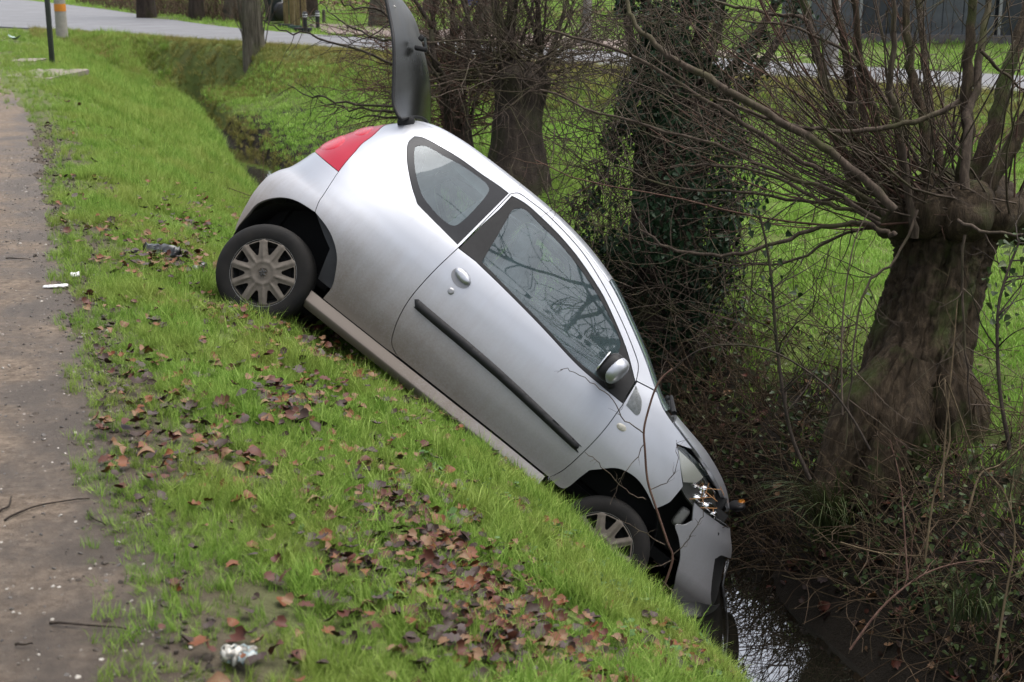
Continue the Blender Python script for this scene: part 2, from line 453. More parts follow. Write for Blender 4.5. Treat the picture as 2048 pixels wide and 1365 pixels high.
# ================================================================== scattering
def scatter(name, pts, protos, rot=None, scl=None, label=None, cat=None, kind='stuff', parent=None):
    pts = np.asarray(pts); n = len(pts)
    me = bpy.data.meshes.new(name); me.vertices.add(n); me.vertices.foreach_set('co', pts.astype(np.float32).ravel())
    r = np.zeros((n, 3)) if rot is None else rot
    s = np.ones(n) if scl is None else scl
    at = me.attributes.new('inst_rot', 'FLOAT_VECTOR', 'POINT'); at.data.foreach_set('vector', np.asarray(r, np.float32).ravel())
    at = me.attributes.new('inst_scl', 'FLOAT', 'POINT'); at.data.foreach_set('value', np.asarray(s, np.float32))
    at = me.attributes.new('inst_idx', 'INT', 'POINT'); at.data.foreach_set('value', RNG.integers(0, len(protos), n).astype(np.int32))
    c = bpy.data.collections.new(name + '_kinds')
    for i, p in enumerate(protos):
        c.objects.link(bpy.data.objects.new('%s_kind_%02d' % (name, i), p))
    ng = bpy.data.node_groups.new(name + '_scatter', 'GeometryNodeTree')
    ng.interface.new_socket('Geometry', in_out='INPUT', socket_type='NodeSocketGeometry')
    ng.interface.new_socket('Geometry', in_out='OUTPUT', socket_type='NodeSocketGeometry')
    N = ng.nodes.new
    gi, go, iop, ci = N('NodeGroupInput'), N('NodeGroupOutput'), N('GeometryNodeInstanceOnPoints'), N('GeometryNodeCollectionInfo')
    ci.inputs['Collection'].default_value = c; ci.inputs['Separate Children'].default_value = True; ci.inputs['Reset Children'].default_value = True
    def named(nm, typ):
        a = N('GeometryNodeInputNamedAttribute'); a.data_type = typ; a.inputs['Name'].default_value = nm
        return [o for o in a.outputs if o.enabled and o.name == 'Attribute'][0]
    iop.inputs['Pick Instance'].default_value = True
    ng.links.new(gi.outputs[0], iop.inputs['Points']); ng.links.new(ci.outputs[0], iop.inputs['Instance'])
    ng.links.new(named('inst_idx', 'INT'), iop.inputs['Instance Index'])
    ng.links.new(named('inst_rot', 'FLOAT_VECTOR'), iop.inputs['Rotation'])
    ng.links.new(named('inst_scl', 'FLOAT'), iop.inputs['Scale'])
    ng.links.new(iop.outputs[0], go.inputs[0])
    o = link(name, me, None, parent)
    md = o.modifiers.new('scatter', 'NODES'); md.node_group = ng
    if kind: o['kind'] = kind
    if label: o['label'] = label
    if cat: o['category'] = cat
    return o
def leafy_mat(name, stops, patch=None, trans=.35, rough=.55, pscale=1.2):
    m = Mat(name, (.1, .2, .03), rough, 0, .12)
    oi = m.n('ShaderNodeObjectInfo'); pos = m.n('ShaderNodeNewGeometry').outputs['Position']
    isl = m.n('ShaderNodeNewGeometry').outputs['Random Per Island']
    f = m.math('ADD', m.math('MULTIPLY', oi.outputs['Random'], .5), m.math('MULTIPLY', isl, .5))
    c = m.ramp(f, stops)
    if patch:
        c = m.mixc(m.maprange(m.noise(pscale, 4, .6, pos), .42, .68, 0, patch[1]), c, patch[0])
    m.col(c)
    tr = m.n('ShaderNodeBsdfTranslucent'); m.l(c, tr.inputs[0])
    mx = m.n('ShaderNodeMixShader'); mx.inputs[0].default_value = trans
    m.l(m.b.outputs[0], mx.inputs[1]); m.l(tr.outputs[0], mx.inputs[2]); m.l(mx.outputs[0], m.t.nodes['Material Output'].inputs[0])
    return m.m
def tuft(name, n, h, w, spread, lean, mat, seed, segs=3):
    r = np.random.default_rng(seed); V = []; Fs = []
    for k in range(n):
        a = r.random() * 6.283; rad = spread * math.sqrt(r.random()); bx, by = rad * math.cos(a), rad * math.sin(a)
        d = r.random() * 6.283; L = h * r.uniform(.5, 1.15); ln = lean * r.uniform(.2, 1.2); ww = w * r.uniform(.7, 1.3)
        sx, sy = -math.sin(d), math.cos(d); b0 = len(V)
        th = r.uniform(0, .35)
        px_, py_, pz_ = bx, by, -.01
        for s in range(segs + 1):
            t = s / segs; wd = ww * (1 - t ** 1.5)
            if s == segs: V.append((px_, py_, pz_))
            else: V += [(px_ - sx * wd / 2, py_ - sy * wd / 2, pz_), (px_ + sx * wd / 2, py_ + sy * wd / 2, pz_)]
            an = th + ln * t * 1.5
            st = L / segs
            px_ += st * math.sin(an) * math.cos(d); py_ += st * math.sin(an) * math.sin(d); pz_ += st * math.cos(an)
        for s in range(segs - 1): Fs.append((b0 + 2 * s, b0 + 2 * s + 1, b0 + 2 * s + 3, b0 + 2 * s + 2))
        e = b0 + 2 * (segs - 1); Fs.append((e, e + 1, e + 2))
    me = mesh_np(name, V, Fs, True); me.materials.append(mat); return me
def rnd_uv(n, u0, u1, v0, v1, power=1.0):
    u = u0 + (u1 - u0) * RNG.random(n) ** power; v = RNG.uniform(v0, v1, n)
    return u, v
def place(u, v, lift=0.0):
    x, y = uv2xy(u, v); return np.stack([x, y, gz(x, y) + lift], -1)
def in_view(P, m=120):
    q = P - CAM; d = q @ AF
    X = 1024 + F_PX * (q @ AR) / d; Y = 682.5 - F_PX * (q @ AU) / d
    return (d > .5) & (X > -m) & (X < 2048 + m) & (Y > -m) & (Y < 1365 + m)
def rots(n, tilt=.25):
    return np.stack([RNG.normal(0, tilt, n), RNG.normal(0, tilt, n), RNG.random(n) * 6.283], -1)

G_GREEN = leafy_mat('verge_grass_blades', [(.12, (.125, .235, .032)), (.5, (.255, .445, .066)), (.85, (.43, .60, .14))], ((.42, .42, .11), .5))
G_MEAD = leafy_mat('meadow_grass_blades', [(.15, (.18, .35, .050)), (.5, (.31, .56, .085)), (.85, (.46, .68, .16))], ((.40, .46, .12), .4), pscale=.6)
G_DRY = leafy_mat('dry_grass_blades', [(.15, (.17, .18, .04)), (.5, (.34, .30, .085)), (.85, (.46, .38, .14))], ((.20, .27, .05), .7), .25, pscale=.8)
WTR = 0
T_green = [tuft('tuft', 22, .095, .0038, .042, .9, G_GREEN, i) for i in range(5)] + [tuft('tuft', 20, .15, .004, .035, 1.0, G_GREEN, 20 + i) for i in range(3)]
T_mead = [tuft('tuft_m', 26, .065, .008, .11, .7, G_MEAD, 40 + i) for i in range(4)]
T_dry = [tuft('tuft_d', 20, .24, .008, .08, 1.1, G_DRY, 60 + i) for i in range(4)]
# where the leaves have drifted together (the grass is thin there)
CLUSTER = [(400, 470, 50, 34, 120, 'left of the rear wheel'), (345, 545, 45, 20, 70, 'around the broken black trim'), (680, 690, 85, 40, 190, 'just below the rear of the sill'), (600, 828, 46, 26, 70, 'in the patch halfway down the bank'),
  (865, 830, 40, 36, 80, 'beside the middle of the sill'), (780, 1010, 66, 60, 170, 'in the big patch mid-bank'), (960, 1185, 80, 48, 140, 'low on the bank, left of the front wheel'), (1030, 1300, 95, 40, 100, 'at the bottom edge, below the front wheel'),
  (1330, 1325, 60, 30, 70, 'on the corner of the bank above the water'), (540, 945, 60, 36, 26, 'in the thin patch left of mid-bank'), (900, 1080, 40, 30, 35, 'beside the ground ivy'), (240, 830, 45, 60, 7, 'at the edge of the track'), (360, 890, 70, 40, 12, 'near the track, left of mid-bank'),
  (560, 1290, 80, 45, 16, 'near the crushed carton'), (700, 1180, 90, 60, 45, 'on the lower middle of the bank'), (1060, 950, 40, 25, 30, 'against the grass by the door bottom'), (470, 740, 80, 55, 40, 'in the grass above mid-bank'), (250, 360, 90, 60, 25, 'far up the bank, above the black trim')]
LP, LC = [], []
for ci, (X, Y, sx, sy, n, where) in enumerate(CLUSTER):
    for k in range(int(n * 1.9)):
        q = land(X + RNG.normal(0, sx * 1.25), Y + RNG.normal(0, sy * 1.25))
        uu, vv = xy2uv(q[0], q[1])
        if .12 < vv < 2.9 and abs(q[2] - gz(q[0], q[1])) < .08: LP.append(q); LC.append(ci)
LP = np.array(LP); LC = np.array(LC)
lu, lv = xy2uv(LP[:, 0], LP[:, 1]); LH, lue, lve = np.histogram2d(lu, lv, bins=[np.arange(2, 16, .08), np.arange(0, 3.2, .08)])
def leaf_cover(u, v):
    i_ = np.clip(((u - 2) / .08).astype(int), 0, LH.shape[0] - 1); j_ = np.clip((v / .08).astype(int), 0, LH.shape[1] - 1)
    return np.where((u < 15.9) & (v > 0) & (v < 3.1), LH[i_, j_], 0)
# verge between the track and the ditch
u, v = rnd_uv(44000, 2.9, 12.5, .06, 3.02)
u2, v2 = rnd_uv(26000, 12.5, 36, .0, 3.0, 1.2)
u3, v3 = rnd_uv(5000, 17, 38, -1.8, .15); k3 = RNG.random(5000) < sstep(17, 22, u3) * .8; u3, v3 = u3[k3], v3[k3]; nfar = len(u3)
u = np.concatenate([u, u2, u3]); v = np.concatenate([v, v2, v3])
bare = fbm(u * 2.3, v * 2.3, 77, 3)
edge_p = sstep(-.06, .55, v + .35 * (fbm(u * 3, v * 3, 78, 2) - .5))
edge_p[len(u) - nfar:] = 1
keep = (RNG.random(len(u)) < edge_p) & (RNG.random(len(u)) < sstep(.30, .52, bare) * .85 + .15)
keep &= RNG.random(len(u)) < np.exp(-.45 * leaf_cover(u, v))
P = place(u, v); keep &= in_view(P) & (road_s(P[:, 0], P[:, 1]) < -.15)
u, v, P = u[keep], v[keep], P[keep]
sc_ = (.55 + .6 * RNG.random(len(P))) * (.62 + .38 * sstep(.2, 1.0, v)) * (1 + .5 * sstep(10, 25, u)) * (.45 + 1.15 * fbm(u * 2.6, v * 2.6, 88, 3)) * np.where(leaf_cover(u, v) > 0, .75, 1)
scatter('verge_grass', P, T_green, rots(len(P)), sc_, 'short bright green grass on the bank between track and ditch', 'grass')
# meadow beyond the ditch
u, v = rnd_uv(90000, 3.5, 31, 3.4, 22, 1.0)
P = place(u, v); s = road_s(P[:, 0], P[:, 1])
keep = in_view(P) & (s < -1.1) & (RNG.random(len(u)) < np.where(u > 12, sstep(3.95, 4.25, veff(u, v)), sstep(4.2, 5.6, v))) & (RNG.random(len(u)) < .5 + sstep(.3, .5, fbm(u, v, 90, 3)))
P = P[keep]
scatter('meadow_grass', P, T_mead, rots(len(P)), .6 + .8 * RNG.random(len(P)), 'bright green meadow grass beyond the ditch', 'grass')
# rough yellowish grass on the road bank and at the water's edge
x = RNG.uniform(-14, 14, 30000); s = -.05 - 1.9 * RNG.random(30000)
al = np.array([.724, -.690]); t = RNG.uniform(-2, 26, 30000)
X = R0[0] + al[0] * t + RN[0] * s; Y = R0[1] + al[1] * t + RN[1] * s
P = np.stack([X, Y, gz(X, Y)], -1); u, v = xy2uv(X, Y)
keep = in_view(P) & (v > .3) & (RNG.random(len(X)) < .38); P = P[keep]
sc1 = .25 + .5 * RNG.random(len(P))
u, v = rnd_uv(6000, 9, 29, 3.1, 4.3); P2 = place(u, v)
k2 = in_view(P2) & (P2[:, 2] > WATER_Z - .05) & (RNG.random(len(u)) < (1 - sstep(3.9, 4.25, veff(u, v))) * (veff(u, v) > 3.8)); P2 = P2[k2]
scatter('rough_bank_grass', np.concatenate([P, P2]), T_dry, rots(len(P) + len(P2), .4), np.concatenate([sc1, .3 + .45 * RNG.random(len(P2))]), 'yellowish rough grass on the road bank and along the far water edge', 'grass')
# grass beyond the road
n = 42000
X = RNG.uniform(-30, 32, n); Y = RNG.uniform(16, 75, n); s = road_s(X, Y)
P = np.stack([X, Y, gz(X, Y)], -1)
fp = np.array(farp); order = np.argsort(fp[:, 0])
dist_far = Y - np.interp(X, fp[order, 0], fp[order, 1])
keep = in_view(P) & (dist_far > .15) & (RNG.random(n) < .85) & ~((np.abs(dist_far - 2.4) < 1.3) & (X > -4.5) & (X < 2.5))
P = P[keep]
scatter('far_grass', P, T_mead, rots(len(P)), 1.1 + .9 * RNG.random(len(P)), 'green grass on the far side of the road', 'grass')
# bare earth strip beside the road
earth = plain('bare_earth', (.19, .14, .115), .95, var=.3, scale=3, bump=.4)
tag(link('bare_earth_patch', strip_mesh('bare_earth_patch', [(-4.2, 33.8), (-2, 31.6), (1.2, 28.2), (4.5, 25.2)], [(-5.5, 39.5), (-1.6, 35.6), (2.2, 31), (5.5, 26.2)], 8, 8, .03), earth), kind='structure')

# ================================================================== fallen leaves
def leaf_mesh(name, seed, size, mat, lobes=True):
    r = np.random.default_rng(seed); n = 7; V = []; Fs = []
    cu, fo, tw = r.uniform(-1.2, 1.8), r.uniform(-.2, .8), r.uniform(-.7, .7)
    for i in range(n):
        t = i / (n - 1); w = .42 * math.sin(math.pi * min(1, t * .94 + .05)) ** .7
        if lobes: w *= (1.25 if i % 2 else .70)
        w *= r.uniform(.8, 1.15)
        x = (t - .5); z0 = cu * (t - .5) ** 2 * .8; tz = tw * (t - .5)
        V += [(x, 0, z0), (x + r.uniform(-.04, .04), w * math.cos(fo), z0 + w * math.sin(fo) + tz * w), (x + r.uniform(-.04, .04), -w * math.cos(fo), z0 + w * math.sin(fo) - tz * w)]
    for i in range(n - 1):
        a = 3 * i; Fs += [(a, a + 3, a + 4, a + 1), (a, a + 2, a + 5, a + 3)]
    me = mesh_np(name, np.array(V) * size, Fs, True); me.materials.append(mat); return me
LEAFC = {'reddish brown': (.095, .030, .018), 'dark brown': (.042, .022, .015), 'tan': (.20, .11, .055), 'orange brown': (.17, .055, .018), 'purplish grey': (.065, .042, .038)}
LMAT = {}
for k, c in LEAFC.items():
    m = Mat('fallen_leaf_' + k.replace(' ', '_'), c, .55, 0, .22)
    m.col(m.ramp(m.noise(30, 5, .7), [(.3, tuple(x * .55 for x in c)), (.5, c), (.75, tuple(min(1, x * 1.5) for x in c))]))
    LMAT[k] = m.m
LEAFM = {k: [leaf_mesh('leaf_' + k.replace(' ', '_'), 100 + 7 * i + j, 1.0, LMAT[k], lobes=(j % 3 != 2)) for j in range(4)] for i, k in enumerate(LEAFC)}
LN = list(LEAFC)
d = (LP - CAM) @ AF
size = np.clip(RNG.normal(.043, .012, len(LP)), .020, .075)
LP[:, 2] = gz(LP[:, 0], LP[:, 1]) + .012 + .045 * RNG.random(len(LP)) ** 1.2
LP[:, 2] += np.where(LC < 5, .035, 0)
order = np.argsort(-(size / d)); seen = in_view(LP, 5)
order = order[seen[order]]; big = order[:300]; rest = order[300:]
for i in big:
    kn = LN[int(RNG.choice(5, p=[.38, .30, .07, .09, .16]))]
    o = link('fallen_leaf', LEAFM[kn][RNG.integers(0, 4)], None)
    o.location = LP[i]; o.scale = (size[i],) * 3
    o.rotation_euler = (RNG.normal(0, .28), RNG.normal(-.2, .28), RNG.random() * 6.28)
    tag(o, ('large ' if size[i] > .056 else 'small ' if size[i] < .046 else '') + kn + ' fallen leaf ' + CLUSTER[LC[i]][5], 'leaf', 'fallen leaves on the near bank')
u = np.concatenate([RNG.uniform(2.9, 12, 9000), RNG.uniform(12, 30, 2500)]); v = np.concatenate([RNG.uniform(.15, 2.95, 9000), RNG.uniform(.3, 2.6, 2500)])
pr = sstep(.50, .66, fbm(u * 1.9, v * 1.9, 55, 4)) * .55 + .03
P = place(u, v, .012); k = (RNG.random(len(u)) < pr) & in_view(P, 20); P = P[k]
sz = np.clip(RNG.normal(.042, .012, len(P)), .02, .07)
P[:, 2] += .02
P = np.concatenate([P, LP[rest]]); sz = np.concatenate([sz, size[rest]])
scatter('leaf_litter', P, [m_ for k_ in LN for m_ in LEAFM[k_]], rots(len(P), .28), sz, 'small brown leaves scattered thinly over the grass bank', 'leaf litter')
# round-leaved weeds among the grass
WEED = leafy_mat('ground_ivy_leaf', [(.1, (.055, .12, .03)), (.5, (.10, .20, .06)), (.9, (.17, .28, .10))], None, .3, .4)
def weed(name, seed):
    r = np.random.default_rng(seed); V = []; Fs = []
    for k in range(9):
        a = r.random() * 6.28; rad = .05 * r.random() ** .5; c = np.array([rad * math.cos(a), rad * math.sin(a), r.uniform(.03, .075)]); s = r.uniform(.010, .019)
        nrm = Vector((r.normal(0, .35), r.normal(0, .35), 1)).normalized(); M = nrm.to_track_quat('Z', 'Y').to_matrix(); b = len(V); V.append(tuple(c + np.array([0, 0, -.003])))
        for j in range(8):
            t = j * 6.283 / 8; q = M @ Vector((s * math.cos(t) * (1.15 if j % 2 else 1), s * math.sin(t), 0)); V.append(tuple(c + np.array(q)))
        Fs += [(b, b + 1 + j, b + 1 + (j + 1) % 8) for j in range(8)]
    me = mesh_np(name, V, Fs, True); me.materials.append(WEED); return me
wp = []
for (X, Y, z, r, n) in ((930, 1090, -.9, .28, 60), (1010, 1120, -1.0, .25, 45), (1240, 1300, -1.05, .35, 80), (1150, 1240, -1.0, .3, 50), (800, 1290, -.45, .3, 20), (1330, 1340, -1.1, .3, 50), (1350, 690, -.9, .3, 0)):
    c = at_z(X, Y, z); q = RNG.normal(0, r, (n, 2)); x = c[0] + q[:, 0]; y = c[1] + q[:, 1]; wp.append(np.stack([x, y, gz(x, y)], -1))
wp = np.concatenate(wp); wp = wp[RNG.random(len(wp)) < .45]
scatter('ground_ivy', wp, [weed('weed', i) for i in range(4)], rots(len(wp), .3), .45 + .45 * RNG.random(len(wp)), 'low round-leaved ground ivy between the leaves at the bottom of the bank', 'weeds')
# small stones on the track
def pebble(name, seed, c):
    r = np.random.default_rng(seed); bm = bmesh.new(); bmesh.ops.create_icosphere(bm, subdivisions=1, radius=1)
    for v_ in bm.verts: v_.co *= r.uniform(.75, 1.15); v_.co.z *= .6
    me = bm_mesh(name, bm); me.materials.append(c); return me
ST = [plain('stone_%d' % i, c, .8, var=.2) for i, c in enumerate(((.10, .09, .08), (.22, .19, .16), (.42, .39, .34), (.05, .045, .04)))]
u, v = rnd_uv(7000, 3.0, 14, -1.6, .3); P = place(u, v, .006); P = P[in_view(P, 10)]
scatter('loose_gravel', P, [pebble('pebble', i, ST[i % 4]) for i in range(6)], rots(len(P), .5), np.clip(RNG.normal(.0045, .0025, len(P)), .002, .016), 'fine loose gravel and crumbs of soil on the track', 'gravel')
# crumbs of turf and mud along the track edge
MUD = plain('mud_crumb', (.06, .046, .033), .95, var=.4, scale=20, bump=.3)
u = RNG.uniform(3, 16, 1500); v = RNG.normal(.24, .11, 1500); P = place(u, v, .004); P = P[in_view(P, 10)]
scatter('mud_crumbs', P, [pebble('crumb', 30 + i, MUD) for i in range(5)], rots(len(P), .6), np.clip(RNG.normal(.009, .005, len(P)), .003, .026), 'dark crumbs of mud along the edge of the track', 'mud')
# ================================================================== the crashed car
def car_pose(theta=38.3, psi=5.0, depth=8.0, hub=(526, 546), hubp=(0, -0.80, 0.28)):
    t, s = math.radians(theta), math.radians(psi)
    xc = np.array([math.cos(t) * math.cos(s), -math.sin(s), -math.sin(t) * math.cos(s)])
    y0 = np.array([0, 1.0, 0]); y0 = y0 - xc * (y0 @ xc); yc = y0 / np.linalg.norm(y0); zc = np.cross(xc, yc)
    B = np.stack([AR, AF, AU])
    M = np.stack([xc @ B, yc @ B, zc @ B])
    T = at_depth(*hub, depth) - np.array(hubp) @ M
    return M, T
CM, CT = car_pose()
def car2w(p): return np.asarray(p) @ CM + CT
def on_y(x, y, yp):
    o = (CAM - CT) @ CM.T; d = ray(x, y) @ CM.T
    q = o + d * ((yp - o[1]) / d[1]); return q[0], q[2]

car = empty('hatchback_car')
car.matrix_world = Matrix([[*CM[:, 0], CT[0]], [*CM[:, 1], CT[1]], [*CM[:, 2], CT[2]], [0, 0, 0, 1]])
tag(car, 'silver three-door hatchback car nose-down in the ditch with its tailgate open', 'car')

# ---- body surface -------------------------------------------------
f_xr = pchip([.2, .30, .368, .50, .60, .688, .778, .833, .915, .996, 1.077, 1.14, 1.192, 1.289, 1.369, 1.457, 1.53], [-.38, -.44, -.475, -.50, -.51, -.505, -.470, -.430, -.395, -.370, -.345, -.315, -.287, -.222, -.152, -.065, .01])
f_xf = pchip([.15, .22, .306, .426, .558, .675, .75, .82, .919, 1.0], [3.10, 3.19, 3.212, 3.175, 3.11, 3.05, 2.98, 2.92, 2.84, 2.74])
f_zt = pchip([-.10, -.03, .108, .2, .441, .655, .845, 1.037, 1.177, 1.294, 1.417, 1.544, 1.671, 1.769, 1.874, 1.988, 2.084, 2.22, 2.373, 2.528, 2.647, 2.765, 2.83, 2.92],
             [1.48, 1.520, 1.557, 1.577, 1.597, 1.601, 1.600, 1.592, 1.577, 1.557, 1.527, 1.486, 1.428, 1.376, 1.319, 1.252, 1.188, 1.113, 1.078, 1.048, 1.010, .956, .91, .82])
f_w = pchip([.20, .28, .34, .40, .46, .54, .64, .74, .84, .94, 1.03, 1.12, 1.30, 1.50, 1.62], [.69, .722, .740, .756, .775, .797, .812, .818, .815, .803, .783, .752, .690, .618, .574])
f_dz = pchip([-.1, 0.0, .4, 1.4, 1.6, 2.1, 2.3, 2.6, 2.9], [.05, .05, .055, .055, .05, .05, .06, .075, .07])
XMR, XMF, NR, NF, LR, LF = .50, 2.10, 2.5, 2.6, .62, .70
def half_w(x, z):
    w = f_w(z)
    w = w + .030 * np.exp(-((x - .10) / .42) ** 2 - ((z - .74) / .20) ** 2)       # rear haunch
    w = w + .012 * np.exp(-((x - 2.32) / .42) ** 2 - ((z - .72) / .20) ** 2)      # front arch
    w = w - .018 * np.exp(-((x + .33) / .14) ** 2 - ((z - .84) / .05) ** 2)       # waist above the rear bumper
    return w
def SURF(p, z):
    p = np.asarray(p, float); z = np.asarray(z, float)
    ar = np.clip((XMR - p) / LR, 0, math.pi); af = np.clip((p - XMF) / LF, 0, math.pi)
    xr = f_xr(z); xf = f_xf(z)
    x = np.where(p < XMR, XMR - (XMR - xr) * np.sin(ar) ** (2 / NR), np.where(p > XMF, XMF + (xf - XMF) * np.sin(af) ** (2 / NF), p))
    c = np.where(p < XMR, np.cos(ar), np.where(p > XMF, np.cos(af), 1.0))
    e = np.where(p < XMR, 2 / NR, 2 / NF)
    g = np.sign(c) * np.abs(c) ** e
    return np.stack([x, -half_w(x, z) * g, z], -1)
def p_of(x, z):
    x = np.asarray(x, float)
    ar = np.arcsin(np.clip(np.clip((XMR - x) / (XMR - f_xr(z)), 0, 1) ** (NR / 2), 0, 1))
    af = np.arcsin(np.clip(np.clip((x - XMF) / (f_xf(z) - XMF), 0, 1) ** (NF / 2), 0, 1))
    return np.where(x < XMR, XMR - LR * ar, np.where(x > XMF, XMF + LF * af, x))
def z_rail(x): return f_zt(x) - f_dz(x)
def TOP(x, s):
    """cross-section over the top; s 0 = right rail, 1 = centre, 2 = left rail"""
    x = np.asarray(x, float); s = np.asarray(s, float)
    t = np.where(s > 1, 2 - s, s)
    zr = z_rail(x); dz = f_dz(x)
    q = SURF(p_of(x, zr), zr); q2 = SURF(p_of(x, zr - .02), zr - .02)
    y0 = -q[..., 1]; sl = (-q2[..., 1] - y0) / .02
    y1 = y0 - sl * dz * .75; z1 = zr + dz * .75
    y2 = y0 * .55; z2 = zr + dz
    b0, b1, b2, b3 = (1 - t) ** 3, 3 * t * (1 - t) ** 2, 3 * t * t * (1 - t), t ** 3
    y = b0 * y0 + b1 * y1 + b2 * y2
    z = b0 * zr + b1 * z1 + (b2 + b3) * z2
    return np.stack([x, np.where(s > 1, y, -y), z], -1)
def px(pts):
    """photo pixels to (p, z) on the right flank"""
    out = []
    for (X, Y) in pts:
        yp = -.78
        for k in range(14):
            x, z = on_y(X, Y, yp)
            q = SURF(p_of(x, z), z)
            yp = .5 * yp + .5 * float(q[1])
        out.append((float(p_of(x, z)), z))
    return out
def smooth_px(pts, n=5):
    return [tuple(q) for q in catmull(px(pts), n)]

def resample(loop, step):
    L = np.array(loop, float); out = []
    for i in range(len(L)):
        a, b = L[i], L[(i + 1) % len(L)]
        d = np.linalg.norm(b - a)
        if d < 1e-6: continue
        k = max(1, int(round(d / step)))
        for j in range(k): out.append(a + (b - a) * j / k)
    return np.array(out)
def area2(L):
    x, y = L[:, 0], L[:, 1]
    return 0.5 * np.sum(x * np.roll(y, -1) - np.roll(x, -1) * y)
def offset_loop(L, d):
    """positive d shrinks a CCW loop"""
    if d == 0: return L
    a = L - np.roll(L, 1, 0); b = np.roll(L, -1, 0) - L
    na = np.stack([-a[:, 1], a[:, 0]], -1); nb = np.stack([-b[:, 1], b[:, 0]], -1)
    na /= np.linalg.norm(na, axis=1)[:, None] + 1e-9; nb /= np.linalg.norm(nb, axis=1)[:, None] + 1e-9
    n = na + nb; ln = np.linalg.norm(n, axis=1)[:, None]
    n = n / np.maximum(ln, .8) * np.minimum(2 / np.maximum(ln, .8), 1.4)
    return L + n * d
def inside(P, L):
    x, y = P[:, 0], P[:, 1]; c = np.zeros(len(P), bool)
    x1, y1 = L[:, 0], L[:, 1]; x2, y2 = np.roll(x1, -1), np.roll(y1, -1)
    for i in range(len(L)):
        if y1[i] == y2[i]: continue
        m = ((y1[i] > y) != (y2[i] > y)) & (x < (x2[i] - x1[i]) * (y - y1[i]) / (y2[i] - y1[i]) + x1[i])
        c ^= m
    return c
def seg_dist(P, L):
    d = np.full(len(P), 1e9)
    for i in range(len(L)):
        a, b = L[i], L[(i + 1) % len(L)]; ab = b - a; l2 = ab @ ab + 1e-12
        t = np.clip(((P - a) @ ab) / l2, 0, 1)
        d = np.minimum(d, np.linalg.norm(P - a - t[:, None] * ab, axis=1))
    return d
